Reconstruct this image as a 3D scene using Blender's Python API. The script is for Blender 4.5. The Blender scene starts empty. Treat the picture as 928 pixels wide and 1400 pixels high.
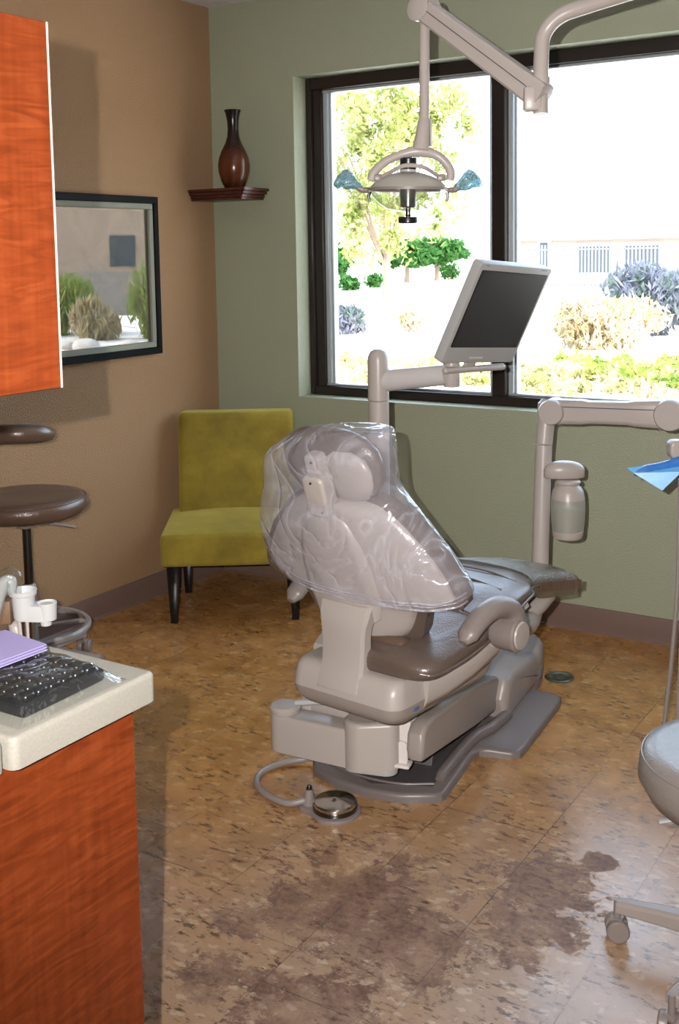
import bpy, bmesh, math, random
from mathutils import Vector, Matrix, noise
V = Vector
rnd = random.Random(7)
sc = bpy.context.scene
col = sc.collection
def R(d): return math.radians(d)

# ------------------------------------------------------------------ camera
yaw, pit, rol = -0.563692702853345, 0.1028849083745144, -0.016147986769157695
CAM = V((3.3031102525683 * 1.0227, -4.149105728373487 * 1.0227, 1.534))
cy_, sy_, cp_, sp_ = math.cos(yaw), math.sin(yaw), math.cos(pit), math.sin(pit)
FW = V((sy_ * cp_, cy_ * cp_, -sp_)); r0 = V((cy_, -sy_, 0)); u0 = r0.cross(FW)
RT = r0 * math.cos(rol) + u0 * math.sin(rol); UP = u0 * math.cos(rol) - r0 * math.sin(rol)
F = 1525.225
def at(x, y, d):            # the point seen at pixel (x, y) at depth d
    return CAM + (FW + RT * ((x - 464) / F) - UP * ((y - 505.81) / F)) * d
cd = bpy.data.cameras.new('camera'); co = bpy.data.objects.new('camera', cd); col.objects.link(co)
m = Matrix((RT, UP, -FW)).transposed().to_4x4(); m.translation = CAM
co.matrix_world = m
cd.sensor_fit = 'VERTICAL'; cd.sensor_height = 24; cd.sensor_width = 24; cd.lens = F * 24 / 1400
cd.shift_y = -(700 - 505.81) / 1400; cd.clip_start = .05; cd.clip_end = 500
sc.camera = co
sc.view_settings.view_transform = 'Standard'; sc.view_settings.look = 'None'
sc.view_settings.exposure = -.36; sc.view_settings.gamma = 1; sc.view_settings.use_curve_mapping = False

# ------------------------------------------------------------------ materials
def srgb(r, g, b):
    f = lambda c: (c / 255 / 12.92) if c / 255 <= .04045 else ((c / 255 + .055) / 1.055) ** 2.4
    return (f(r), f(g), f(b), 1)
class N:
    def __init__(s, name):
        s.m = bpy.data.materials.new(name); s.m.use_nodes = True; s.t = s.m.node_tree
        s.b = s.t.nodes['Principled BSDF']; s.out = s.t.nodes['Material Output']
    def n(s, typ, **k):
        o = s.t.nodes.new(typ)
        for a, v in k.items():
            if a.startswith('i_'):
                key = a[2:].replace('_', ' ')
                o.inputs[key].default_value = v
            else: setattr(o, a, v)
        return o
    def l(s, a, b): s.t.links.new(a, b)
    def coord(s, scale=(1, 1, 1), kind='Object', rot=(0, 0, 0), loc=(0, 0, 0)):
        c = s.n('ShaderNodeTexCoord'); mp = s.n('ShaderNodeMapping')
        mp.inputs['Scale'].default_value = scale; mp.inputs['Rotation'].default_value = rot; mp.inputs['Location'].default_value = loc
        s.l(c.outputs[kind], mp.inputs['Vector']); return mp.outputs[0]
    def noise(s, vec, scale, detail=4, rough=.5, dist=0):
        o = s.n('ShaderNodeTexNoise'); o.inputs['Scale'].default_value = scale; o.inputs['Detail'].default_value = detail
        o.inputs['Roughness'].default_value = rough; o.inputs['Distortion'].default_value = dist; s.l(vec, o.inputs['Vector']); return o.outputs['Fac']
    def ramp(s, fac, stops, interp='LINEAR'):
        o = s.n('ShaderNodeValToRGB'); o.color_ramp.interpolation = interp; e = o.color_ramp.elements
        while len(e) < len(stops): e.new(.5)
        for i, (p, c) in enumerate(stops):
            e[i].position = p; e[i].color = c if len(c) == 4 else (*c, 1)
        s.l(fac, o.inputs[0]); return o.outputs[0]
    def math(s, op, a, b=None, clamp=False):
        o = s.n('ShaderNodeMath'); o.operation = op; o.use_clamp = clamp
        for i, v in enumerate((a, b)):
            if v is None: continue
            if isinstance(v, (int, float)): o.inputs[i].default_value = v
            else: s.l(v, o.inputs[i])
        return o.outputs[0]
    def mix(s, fac, a, b, mode='MIX'):
        o = s.n('ShaderNodeMixRGB'); o.blend_type = mode
        for k, v in (('Fac', fac), ('Color1', a), ('Color2', b)):
            if isinstance(v, (int, float)) : o.inputs[k].default_value = v if k == 'Fac' else (v, v, v, 1)
            elif isinstance(v, tuple): o.inputs[k].default_value = v
            else: s.l(v, o.inputs[k])
        return o.outputs[0]
    def bump(s, h, strength=.3, dist=.01):
        o = s.n('ShaderNodeBump'); o.inputs['Strength'].default_value = strength; o.inputs['Distance'].default_value = dist
        s.l(h, o.inputs['Height']); s.l(o.outputs[0], s.b.inputs['Normal']); return o.outputs[0]
    def set(s, c=None, rough=.5, metal=0, spec=.5, coat=0, sheen=0, trans=0, ior=1.45):
        b = s.b
        if c is not None:
            if isinstance(c, tuple): b.inputs['Base Color'].default_value = c
            else: s.l(c, b.inputs['Base Color'])
        if isinstance(rough, (int, float)): b.inputs['Roughness'].default_value = rough
        else: s.l(rough, b.inputs['Roughness'])
        b.inputs['Metallic'].default_value = metal; b.inputs['Specular IOR Level'].default_value = spec
        b.inputs['Coat Weight'].default_value = coat; b.inputs['Sheen Weight'].default_value = sheen
        b.inputs['Transmission Weight'].default_value = trans; b.inputs['IOR'].default_value = ior
        return s.m
def plain(name, c, rough=.5, var=.06, scale=30, bump=0, **k):
    n = N(name); v = n.coord(); f = n.noise(v, scale, 5)
    d = tuple(min(1, x * (1 - var)) for x in c[:3]) + (1,); e = tuple(min(1, x * (1 + var)) for x in c[:3]) + (1,)
    if bump: n.bump(n.noise(v, scale * 6, 3), bump, .002)
    return n.set(n.mix(f, d, e), rough, **k)
def wallmat(name, c, bump=.5):
    n = N(name); v = n.coord(); f = n.noise(v, 2.5, 3)
    h = n.noise(v, 150, 4, .6)
    n.bump(n.ramp(h, [(.4, (0, 0, 0)), (.62, (1, 1, 1))]), bump, .0035)
    return n.set(n.mix(f, tuple(x * .95 for x in c[:3]) + (1,), tuple(x * 1.05 for x in c[:3]) + (1,)), .42, spec=.45)
M = {}
M['green_wall'] = wallmat('green_wall_paint', (.30, .318, .222, 1), .35)
M['tan_wall'] = wallmat('tan_wall_paint', (.375, .225, .115, 1), .8)
M['white_wall'] = wallmat('cream_wall_paint', (.6, .56, .48, 1))
M['ceiling'] = wallmat('ceiling_paint', (.74, .71, .74, 1), .4)
M['baseboard'] = plain('mauve_rubber_baseboard', (.155, .098, .078, 1), .45)
M['frame'] = plain('bronze_window_frame', (.018, .012, .010, 1), .32)
M['alu'] = plain('grey_sash_metal', (.42, .45, .46, 1), .35, metal=.3)
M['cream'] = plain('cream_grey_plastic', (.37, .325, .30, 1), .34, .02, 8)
M['cream_dark'] = plain('mid_taupe_plastic', (.285, .245, .225, 1), .36, .02, 8)  # darker tone of the cream, for chair base parts and stool frames
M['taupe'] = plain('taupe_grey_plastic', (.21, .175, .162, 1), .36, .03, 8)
M['plate'] = plain('dark_taupe_plastic', (.155, .128, .122, 1), .36, .03, 12)
M['plate_dark'] = plain('dark_grey_tread', (.075, .065, .066, 1), .5, .05, 20)
M['white_metal'] = plain('white_enamel', (.62, .57, .55, 1), .28, .02, 8)
M['steel'] = plain('polished_steel', (.62, .6, .58, 1), .18, .03, 10, metal=1)
M['darksteel'] = plain('dark_steel', (.12, .115, .11, 1), .28, .05, 10, metal=1)
M['black'] = plain('black_plastic', (.012, .012, .013, 1), .3)
M['black_gloss'] = plain('black_lacquer', (.008, .007, .007, 1), .15)
M['black_wood'] = plain('satin_black_wood', (.004, .004, .004, 1), .6, spec=.12)
M['white'] = plain('white_plastic', (.42, .42, .42, 1), .35, .02)
M['seam'] = plain('dark_seam', (.05, .042, .036, 1), .6)
M['screen'] = plain('monitor_screen', (.018, .016, .017, 1), .33, .1, 300)
M['silver'] = plain('silver_grey_plastic', (.34, .335, .33, 1), .35, .02)
M['hose'] = plain('grey_hose', (.24, .21, .20, 1), .4)
def leather(name, c, rough=.3):
    n = N(name); v = n.coord(); vo = n.n('ShaderNodeTexVoronoi'); vo.inputs['Scale'].default_value = 220; n.l(v, vo.inputs['Vector'])
    big = n.noise(v, 7, 4, .5, .6)
    h = n.math('ADD', n.math('MULTIPLY', vo.outputs['Distance'], .12), n.math('MULTIPLY', big, 1.0))
    n.bump(h, .35, .012)
    return n.set(n.mix(n.noise(v, 12, 3), tuple(x * .9 for x in c[:3]) + (1,), tuple(x * 1.1 for x in c[:3]) + (1,)), rough, spec=.8)
M['leather'] = leather('brown_leather', (.105, .074, .058, 1), .33)
M['leather_dark'] = leather('dark_brown_leather', (.105, .062, .042, 1), .3)
M['leather_grey'] = leather('grey_taupe_leather', (.19, .165, .15, 1), .36)
# green velvet
n = N('chartreuse_velvet'); v = n.coord(); f = n.noise(v, 4.5, 6, .62, .2)
n.bump(n.noise(v, 500, 2), .2, .002)
M['velvet'] = n.set(n.ramp(f, [(.3, (.13, .092, .003)), (.52, (.21, .155, .007)), (.72, (.30, .235, .02))]), .75, sheen=.5)
n.b.inputs['Sheen Tint'].default_value = (.75, .65, .2, 1)
# orange figured wood
n = N('figured_orange_veneer'); v = n.coord((1, 1, 1)); 
w = n.noise(n.coord((1, 5, 30)), 1.6, 3, .5, 2.2)
g = n.noise(n.coord((1, 26, 1.4)), 3, 5, .6)
c = n.ramp(n.math('ADD', n.math('MULTIPLY', w, .65), n.math('MULTIPLY', g, .35)), [(.30, (.095, .016, .0035)), (.5, (.145, .026, .006)), (.70, (.20, .042, .011))])
M['veneer'] = n.set(c, .33, spec=.45)
# speckled solid counter
n = N('cream_solid_surface'); v = n.coord(); f = n.noise(v, 260, 3, .7)
M['counter'] = n.set(n.ramp(f, [(.3, (.225, .21, .18)), (.6, (.265, .25, .215))]), .4)
# vase wood
n = N('burnished_vase_wood'); v = n.coord((1, 1, 1), 'Generated'); s_ = n.n('ShaderNodeSeparateXYZ'); n.l(v, s_.inputs[0])
zz = n.math('ADD', s_.outputs[2], n.math('MULTIPLY', n.math('SUBTRACT', n.noise(n.coord((30, 30, 3)), 2, 4), .5), .18))
M['vase'] = n.set(n.ramp(zz, [(.0, (.03, .008, .004)), (.14, (.075, .019, .006)), (.34, (.085, .021, .006)), (.55, (.022, .007, .005)), (.75, (.010, .005, .004))]), .22, spec=.5)
M['mahogany'] = plain('dark_mahogany', (.055, .014, .009, 1), .28, .3, 20)
# clear things: the same shader from every side
def clear(name, tint, gloss=.12, body=.05, bodycol=(.8, .8, .85, 1), rough=.08, bumps=0, bscale=10, dist=.02, ior=1.45, glint_streak=0):
    n = N(name); t = n.t; t.nodes.remove(n.b)
    tr = n.n('ShaderNodeBsdfTransparent'); tr.inputs[0].default_value = tint
    gl = n.n('ShaderNodeBsdfGlossy'); gl.inputs['Roughness'].default_value = rough; gl.inputs[0].default_value = (1, 1, 1, 1)
    df = n.n('ShaderNodeBsdfDiffuse'); df.inputs[0].default_value = bodycol
    fr = n.n('ShaderNodeFresnel'); ge = n.n('ShaderNodeNewGeometry')    # thin sheets: the same reflection from both faces
    n.l(n.math('ADD', n.math('MULTIPLY', ge.outputs['Backfacing'], 1 / ior - ior), ior), fr.inputs['IOR'])
    fac = n.math('ADD', n.math('MULTIPLY', fr.outputs[0], 1.0), gloss, True)
    bodyf = body
    if bumps:
        v = n.coord(); w = n.noise(v, bscale, 3, .55, 1.5); rg = n.math('ABSOLUTE', n.math('SUBTRACT', w, .5))
        b = n.n('ShaderNodeBump'); b.inputs['Strength'].default_value = bumps; b.inputs['Distance'].default_value = dist
        n.l(n.math('POWER', n.math('MULTIPLY', rg, 4), .6), b.inputs['Height'])
        for q in (gl, fr, df): n.l(b.outputs[0], q.inputs['Normal'])
        if glint_streak:
            st = n.math('MULTIPLY', n.math('SUBTRACT', 1, n.math('MULTIPLY', rg, 22), True), glint_streak, True)  # fold highlights painted in as whiter lines along the creases
            bodyf = n.math('ADD', st, body, True)
    m1 = n.n('ShaderNodeMixShader'); m2 = n.n('ShaderNodeMixShader')
    if isinstance(bodyf, float): m1.inputs[0].default_value = bodyf
    else: n.l(bodyf, m1.inputs[0])
    n.l(tr.outputs[0], m1.inputs[1]); n.l(df.outputs[0], m1.inputs[2])
    n.l(fac, m2.inputs[0]); n.l(m1.outputs[0], m2.inputs[1]); n.l(gl.outputs[0], m2.inputs[2]); n.l(m2.outputs[0], n.out.inputs[0])
    return n.m
M['pane'] = clear('window_glass', (.96, .98, .97, 1), 0, .0001, rough=0.0)
M['bag'] = clear('clear_plastic_bag', (.95, .95, .97, 1), .025, .12, (.88, .87, .98, 1), .14, .5, 4.2, .016, glint_streak=.13)
M['sleeve'] = clear('clear_plastic_sleeve', (.93, .95, .95, 1), .012, .003, (.8, .85, .85, 1), .10, .25, 9, .008)
M['toe_vinyl'] = clear('clear_toe_vinyl', (.74, .68, .56, 1), .02, .34, (.20, .165, .115, 1), .2, .4, 60, .004)
M['blue_sleeve'] = clear('pale_blue_plastic', (.22, .36, .42, 1), .05, .40, (.40, .74, .84, 1), .15, .8, 22, .012)
M['lens'] = clear('clear_light_shield', (.86, .90, .86, 1), .08, .05, (.9, .9, .9, 1), .05)
M['reflector'] = clear('frosted_reflector', (.9, .9, .84, 1), .14, .92, (.33, .31, .26, 1), .25)
M['bottle'] = clear('frosted_bottle', (.75, .78, .72, 1), .03, .62, (.40, .39, .34, 1), .3)
M['art_glass'] = clear('picture_glass', (.8, .8, .8, 1), .075, .0001, rough=.0, ior=1.5)
def mat_paper(name, c, r=.6): return plain(name, c, r, .04, 40)
M['lilac'] = mat_paper('lilac_paper', (.27, .23, .42, 1))
M['blue_wrap'] = plain('blue_film_wrap', (.035, .16, .50, 1), .22, .3, 40)
M['blue_light'] = plain('light_blue_film', (.12, .40, .78, 1), .3, .2, 40)
# picture art
n = N('landscape_print'); v = n.coord((1, 1, 1)); f = n.noise(v, 6, 6, .6, 1)
M['art'] = n.set(n.ramp(f, [(.3, (.05, .06, .04)), (.5, (.13, .12, .08)), (.7, (.22, .17, .11))]), .6)
M['mat_board'] = plain('grey_mat_board', (.20, .21, .16, 1), .8)
# cork floor
n = N('cork_plank_floor'); v = n.coord(); g = n.n('ShaderNodeNewGeometry')
sx = n.n('ShaderNodeSeparateXYZ'); n.l(g.outputs['Position'], sx.inputs[0]); X, Y = sx.outputs[0], sx.outputs[1]
u = n.math('DIVIDE', n.math('SUBTRACT', X, 1.742), .2893); k = n.math('FLOOR', u); fu = n.math('SUBTRACT', u, k)
w_ = n.math('DIVIDE', n.math('ADD', n.math('ADD', Y, .59), n.math('MULTIPLY', k, .13)), .87); kw = n.math('FLOOR', w_); fw = n.math('SUBTRACT', w_, kw)
def edge(fr, wid): return n.math('LESS_THAN', n.math('MINIMUM', fr, n.math('SUBTRACT', 1, fr)), wid)
seam = n.math('MAXIMUM', edge(fu, .0045), edge(fw, .0017))
cell = n.n('ShaderNodeCombineXYZ'); n.l(k, cell.inputs[0]); n.l(kw, cell.inputs[1])
wn = n.n('ShaderNodeTexWhiteNoise'); wn.noise_dimensions = '3D'; n.l(cell.outputs[0], wn.inputs['Vector'])
off = n.n('ShaderNodeVectorMath'); off.operation = 'MULTIPLY_ADD'; n.l(cell.outputs[0], off.inputs[0]); off.inputs[1].default_value = (3.1, 5.7, 0); n.l(g.outputs['Position'], off.inputs[2])
P = off.outputs[0]
def sc_(s):
    q = n.n('ShaderNodeMapping'); q.inputs['Scale'].default_value = s; q.inputs['Rotation'].default_value = (0, 0, .5); n.l(P, q.inputs[0]); return q.outputs[0]
base = n.ramp(n.noise(sc_((1, 1, 1)), 7, 6, .6), [(.3, (.29, .125, .030)), (.5, (.38, .18, .050)), (.7, (.48, .25, .085))])
vo = n.n('ShaderNodeTexVoronoi'); vo.inputs['Scale'].default_value = 1; vo.distance = 'EUCLIDEAN'
ds = n.n('ShaderNodeVectorMath'); ds.operation = 'MULTIPLY_ADD'
nz = n.n('ShaderNodeTexNoise'); nz.inputs['Scale'].default_value = 30; nz.inputs['Detail'].default_value = 4; n.l(P, nz.inputs['Vector'])
n.l(nz.outputs['Color'], ds.inputs[0]); ds.inputs[1].default_value = (1.6, 1.6, 0); n.l(sc_((32, 58, 1)), ds.inputs[2]); n.l(ds.outputs[0], vo.inputs['Vector'])
csep = n.n('ShaderNodeSeparateColor'); n.l(vo.outputs['Color'], csep.inputs[0])
flake = n.math('MULTIPLY', n.math('GREATER_THAN', csep.outputs[0], .74), n.math('LESS_THAN', vo.outputs['Distance'], .5))
dark = n.ramp(n.noise(sc_((1.0, 2.6, 1)), 27, 6, .72), [(.535, (0, 0, 0)), (.565, (1, 1, 1))])
clus = n.ramp(n.noise(sc_((1, 1.3, 1)), 9, 3, .5), [(.44, (0, 0, 0)), (.54, (1, 1, 1))])
base = n.mix(n.math('MULTIPLY', n.math('SUBTRACT', wn.outputs['Value'], .5), .25), base, (.2, .13, .08, 1))
def blob(cx, cy, r, s=1.0):
    dx = n.math('SUBTRACT', X, cx); dy = n.math('SUBTRACT', Y, cy)
    d = n.math('SQRT', n.math('ADD', n.math('MULTIPLY', dx, dx), n.math('MULTIPLY', dy, dy)))
    return n.math('MULTIPLY', n.math('SUBTRACT', 1, n.math('DIVIDE', d, r), True), s)
# wear and glossy reflection painted paler over the front; bare brown patches inside
sheen_wear = n.math('ADD', blob(2.35, -2.35, 1.15, 1.3), n.math('MULTIPLY', n.math('SUBTRACT', n.noise(g.outputs['Position'], 3, 4), .5), .5), True)
base = n.mix(n.math('MULTIPLY', sheen_wear, .8), base, n.mix(n.noise(P, 25, 5, .7), (.25, .175, .125, 1), (.44, .34, .26, 1)))
base = n.mix(n.math('MULTIPLY', flake, .34), base, n.mix(sheen_wear, (.62, .40, .19, 1), (.62, .52, .42, 1)))
base = n.mix(n.math('MULTIPLY', n.math('MULTIPLY', dark, clus), .8), base, (.060, .026, .014, 1))
wz = blob(2.06, -2.10, .38, .36)
for b in ((1.92, -2.20, .16, .4), (2.22, -2.18, .3, .42), (2.40, -1.83, .24, .40), (2.44, -2.0, .22, .38), (1.93, -2.50, .14, .38), (2.49, -1.65, .065, .7), (2.18, -2.5, .3, .36), (1.87, -2.33, .10, .45)):
    wz = n.math('MAXIMUM', wz, blob(*b))
bare = n.ramp(n.math('ADD', wz, n.math('MULTIPLY', n.noise(g.outputs['Position'], 12, 10, .78, .2), 1.15)), [(.745, (0, 0, 0)), (.775, (1, 1, 1))])
base = n.mix(n.math('MULTIPLY', bare, n.ramp(n.noise(g.outputs['Position'], 9, 7, .7), [(.36, (.25,) * 3), (.60, (.9,) * 3)])), base, n.mix(n.ramp(n.noise(P, 70, 6, .8), [(.38, (0, 0, 0)), (.62, (1, 1, 1))]), (.055, .024, .018, 1), (.20, .105, .075, 1)))
base = n.mix(n.math('MULTIPLY', seam, n.math('MULTIPLY', n.ramp(n.noise(g.outputs['Position'], 2.5, 3), [(.4, (.15,) * 3), (.62, (.9,) * 3)]), 1.0)), base, (.035, .025, .018, 1))
rg = n.mix(bare, n.mix(n.noise(P, 12, 4), (.22,) * 3 + (1,), (.34,) * 3 + (1,)), (.6, .6, .6, 1))
n.bump(n.math('ADD', n.math('MULTIPLY', n.noise(P, 60, 5), .3), n.math('MULTIPLY', n.math('ADD', bare, seam), -.6)), .25, .0015)
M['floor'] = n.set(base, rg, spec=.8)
# outdoors
n = N('pale_gravel'); v = n.coord(); M['gravel'] = n.set(n.mix(n.noise(v, 40, 6, .7), (.62, .56, .50, 1), (.78, .74, .70, 1)), .9)
n = N('pale_concrete_walk'); v = n.coord(); M['walk'] = n.set(n.mix(n.noise(v, 4, 6), (.8, .78, .76, 1), (.86, .85, .83, 1)), .9)
def leaf(name, a, b, scale=3):
    n = N(name); v = n.coord(); f = n.noise(v, scale, 5, .7)
    c = n.ramp(f, [(.35, a), (.65, b)]); t = n.n('ShaderNodeBsdfTranslucent'); n.l(c, t.inputs[0])
    n.set(c, .7, spec=.1); ms = n.n('ShaderNodeMixShader'); ms.inputs[0].default_value = .4
    n.l(n.b.outputs[0], ms.inputs[1]); n.l(t.outputs[0], ms.inputs[2]); n.l(ms.outputs[0], n.out.inputs[0]); return n.m
M['leaf_yellow'] = leaf('yellow_green_leaves', (.13, .19, .03), (.42, .40, .17), 1.5)
M['leaf_green'] = leaf('deep_green_leaves', (.02, .075, .02), (.05, .14, .03))
M['leaf_tan'] = leaf('straw_coloured_twigs', (.34, .25, .11), (.60, .52, .36), 2)
M['leaf_lav'] = leaf('lavender_grey_leaves', (.07, .11, .075), (.17, .16, .24), 3)
M['leaf_low'] = leaf('low_groundcover_leaves', (.16, .18, .03), (.55, .46, .27), 2)
M['leaf_grass'] = leaf('grass_blades', (.13, .20, .03), (.30, .34, .08), 2)
M['bark'] = plain('grey_bark', (.20, .15, .11, 1), .9, .3, 20)
M['stucco'] = plain('brown_stucco', (.22, .18, .15, 1), .9)
M['dark_glass'] = plain('dark_tinted_glass', (.03, .04, .05, 1), .4)
M['iron'] = plain('painted_iron', (.15, .15, .16, 1), .5)
M['rock'] = plain('pale_boulder', (.5, .45, .4, 1), .9, .3, 8)

# ------------------------------------------------------------------ mesh helpers
def catmull(pts, n=8):
    P = [V(p) for p in pts]; P = [P[0] * 2 - P[1]] + P + [P[-1] * 2 - P[-2]]; out = []
    for i in range(1, len(P) - 2):
        for j in range(n):
            t = j / n; a, b, c, d = P[i - 1:i + 3]
            out.append(.5 * ((2 * b) + (c - a) * t + (2 * a - 5 * b + 4 * c - d) * t * t + (3 * b - a - 3 * c + d) * t ** 3))
    out.append(P[-2]); return out
class MB:
    def __init__(s): s.bm = bmesh.new()
    def box(s, c, size, rz=0, rx=0, ry=0, bev=0, seg=2, taper=None):
        b = bmesh.new(); bmesh.ops.create_cube(b, size=1)
        for v in b.verts:
            v.co = V((v.co.x * size[0], v.co.y * size[1], v.co.z * size[2]))
            if taper and v.co.z < 0: v.co.x *= taper; v.co.y *= taper
        if bev: bmesh.ops.bevel(b, geom=b.edges[:] , offset=bev, segments=seg, affect='EDGES', profile=.5)
        b.transform(Matrix.Translation(V(c)) @ Matrix.Rotation(rz, 4, 'Z') @ Matrix.Rotation(ry, 4, 'Y') @ Matrix.Rotation(rx, 4, 'X'))
        s.add(b); return s
    def add(s, b):
        me = bpy.data.meshes.new('t'); b.to_mesh(me); b.free(); s.bm.from_mesh(me); bpy.data.meshes.remove(me)
    def rings(s, rs, cap=True, close=True):
        vs = [[s.bm.verts.new(V(p)) for p in r] for r in rs]; n = len(rs[0])
        for i in range(len(vs) - 1):
            for j in range(n if close else n - 1):
                k = (j + 1) % n
                try: s.bm.faces.new((vs[i][j], vs[i][k], vs[i + 1][k], vs[i + 1][j]))
                except ValueError: pass
        if cap:
            for r in (vs[0][::-1], vs[-1]):
                try: s.bm.faces.new(r)
                except ValueError: pass
        return s
    def tube(s, pts, rad, n=16, smooth=0, flat=1.0, upv=None, cap=True):
        pts = [V(p) for p in pts]; rr = rad if isinstance(rad, (list, tuple)) else [rad] * len(pts)
        if smooth:
            q = catmull([(p.x, p.y, p.z) for p in pts], smooth); m = len(pts) - 1
            r2 = []
            for i in range(len(q)):
                t = i / smooth; a = min(int(t), m - 1); f = t - a; r2.append(rr[a] * (1 - f) + rr[a + 1] * f)
            pts, rr = q, r2
        rs = []; prev = None
        for i, p in enumerate(pts):
            d = (pts[min(i + 1, len(pts) - 1)] - pts[max(i - 1, 0)]).normalized()
            if prev is None:
                a = V(upv) if upv else (V((0, 0, 1)) if abs(d.z) < .9 else V((1, 0, 0)))
            else: a = prev
            a = (a - d * a.dot(d)).normalized(); prev = a; b = d.cross(a)
            rs.append([p + (a * math.cos(2 * math.pi * j / n) * flat + b * math.sin(2 * math.pi * j / n)) * rr[i] for j in range(n)])
        return s.rings(rs, cap)
    def lathe(s, prof, c=(0, 0, 0), axis=(0, 0, 1), n=32, cap=True):
        ax = V(axis).normalized(); a = V((1, 0, 0)) if abs(ax.x) < .9 else V((0, 1, 0)); a = (a - ax * a.dot(ax)).normalized(); b = ax.cross(a); c = V(c)
        return s.rings([[c + ax * z + (a * math.cos(2 * math.pi * j / n) + b * math.sin(2 * math.pi * j / n)) * r for j in range(n)] for r, z in prof], cap)
    def prism(s, out, z0, z1, bev=0, seg=2, mat=None):
        b = bmesh.new(); lo = [b.verts.new((x, y, z0)) for x, y in out]; hi = [b.verts.new((x, y, z1)) for x, y in out]; n = len(out)
        b.faces.new(lo[::-1]); t = b.faces.new(hi)
        for i in range(n): b.faces.new((lo[i], lo[(i + 1) % n], hi[(i + 1) % n], hi[i]))
        bmesh.ops.recalc_face_normals(b, faces=b.faces)
        if bev: bmesh.ops.bevel(b, geom=[e for e in t.edges], offset=bev, segments=seg, affect='EDGES', profile=.5)
        if mat: b.transform(mat)
        s.add(b); return s
    def ball(s, c, r, sc3=(1, 1, 1), seg=20, rot=None):
        b = bmesh.new(); bmesh.ops.create_uvsphere(b, u_segments=seg, v_segments=seg // 2 + 2, radius=r)
        mt = Matrix.Translation(V(c)) @ (rot or Matrix()) @ Matrix.Diagonal((*sc3, 1)); b.transform(mt); s.add(b); return s
    def build(s, name, mat, parent=None, smooth=38, bevel=0, sub=0, solid=0, loc=None, rz=0):
        bm = s.bm
        if solid: pass
        bmesh.ops.recalc_face_normals(bm, faces=bm.faces)
        if smooth:
            for f in bm.faces: f.smooth = True
            for e in bm.edges:
                if len(e.link_faces) == 2 and e.calc_face_angle(0) > R(smooth): e.smooth = False
        me = bpy.data.meshes.new(name); bm.to_mesh(me); bm.free(); me.materials.append(M[mat] if isinstance(mat, str) else mat)
        o = bpy.data.objects.new(name, me); col.objects.link(o)
        if parent: o.parent = parent
        if loc is not None: o.location = loc
        o.rotation_euler.z = rz
        if solid: q = o.modifiers.new('s', 'SOLIDIFY'); q.thickness = solid
        if bevel: q = o.modifiers.new('b', 'BEVEL'); q.width = bevel; q.segments = 3; q.limit_method = 'ANGLE'; q.angle_limit = R(35)
        if sub: q = o.modifiers.new('u', 'SUBSURF'); q.levels = sub; q.render_levels = sub
        return o
def tag(o, label, cat=None, group=None, kind=None):
    o['label'] = label
    if cat: o['category'] = cat
    if group: o['group'] = group
    if kind: o['kind'] = kind
    return o
def struct(o, label=None):
    o['kind'] = 'structure'
    if label: o['label'] = label
    return o
def empty(name, loc, rz, label, cat, group=None):
    o = bpy.data.objects.new(name, None); col.objects.link(o); o.location = loc; o.rotation_euler.z = rz; o.empty_display_size = .1
    return tag(o, label, cat, group)
def local(e):               # world -> coordinates of a thing
    mt = (Matrix.Translation(e.location) @ Matrix.Rotation(e.rotation_euler.z, 4, 'Z')).inverted()
    return lambda p: mt @ V(p)
def roundrect(w, h, r, n=6):
    o = []
    for cx, cy, a in ((w / 2 - r, h / 2 - r, 0), (-w / 2 + r, h / 2 - r, 90), (-w / 2 + r, -h / 2 + r, 180), (w / 2 - r, -h / 2 + r, 270)):
        for i in range(n + 1): t = R(a + 90 * i / n); o.append((cx + r * math.cos(t), cy + r * math.sin(t)))
    return o
def smoothpoly(pts, n=5):   # closed catmull in 2-D
    out = []; m = len(pts)
    for i in range(m):
        a, b, c, d = (V((*pts[(i + q) % m], 0)) for q in (-1, 0, 1, 2))
        for j in range(n):
            t = j / n; p = .5 * ((2 * b) + (c - a) * t + (2 * a - 5 * b + 4 * c - d) * t * t + (3 * b - a - 3 * c + d) * t ** 3); out.append((p.x, p.y))
    return out

# ------------------------------------------------------------------ room
ZC = 2.698; RX = 4.9; RY = -6.6
WX0, WX1, WZ0, WZ1 = .4716, 2.95, .8832, 2.3376
T = .22
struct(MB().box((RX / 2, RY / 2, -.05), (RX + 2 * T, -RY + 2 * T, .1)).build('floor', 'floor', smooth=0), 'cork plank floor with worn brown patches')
struct(MB().box((RX / 2, RY / 2, ZC + .05), (RX + 2 * T, -RY + 2 * T, .1)).build('ceiling', 'ceiling', smooth=0))
struct(MB().box((-T / 2, RY / 2 , ZC / 2), (T, -RY + .0, ZC)).build('wall_left', 'tan_wall', smooth=0), 'tan brown textured wall')
b = MB()
b.box((WX0 / 2 - T / 2, T / 2, ZC / 2), (WX0 + T, T, ZC)); b.box(((WX1 + RX + T) / 2, T / 2, ZC / 2), (RX + T - WX1, T, ZC))
b.box(((WX0 + WX1) / 2, T / 2, WZ0 / 2), (WX1 - WX0, T, WZ0)); b.box(((WX0 + WX1) / 2, T / 2, (WZ1 + ZC) / 2), (WX1 - WX0, T, ZC - WZ1))
struct(b.build('wall_back', 'green_wall', smooth=0), 'sage green wall around the window')
struct(MB().box((RX + T / 2, RY / 2, ZC / 2), (T, -RY, ZC)).build('wall_right', 'white_wall', smooth=0))
struct(MB().box((RX / 2, RY - T / 2, ZC / 2), (RX + 2 * T, T, ZC)).build('wall_front', 'white_wall', smooth=0))
BH = .102
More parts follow.
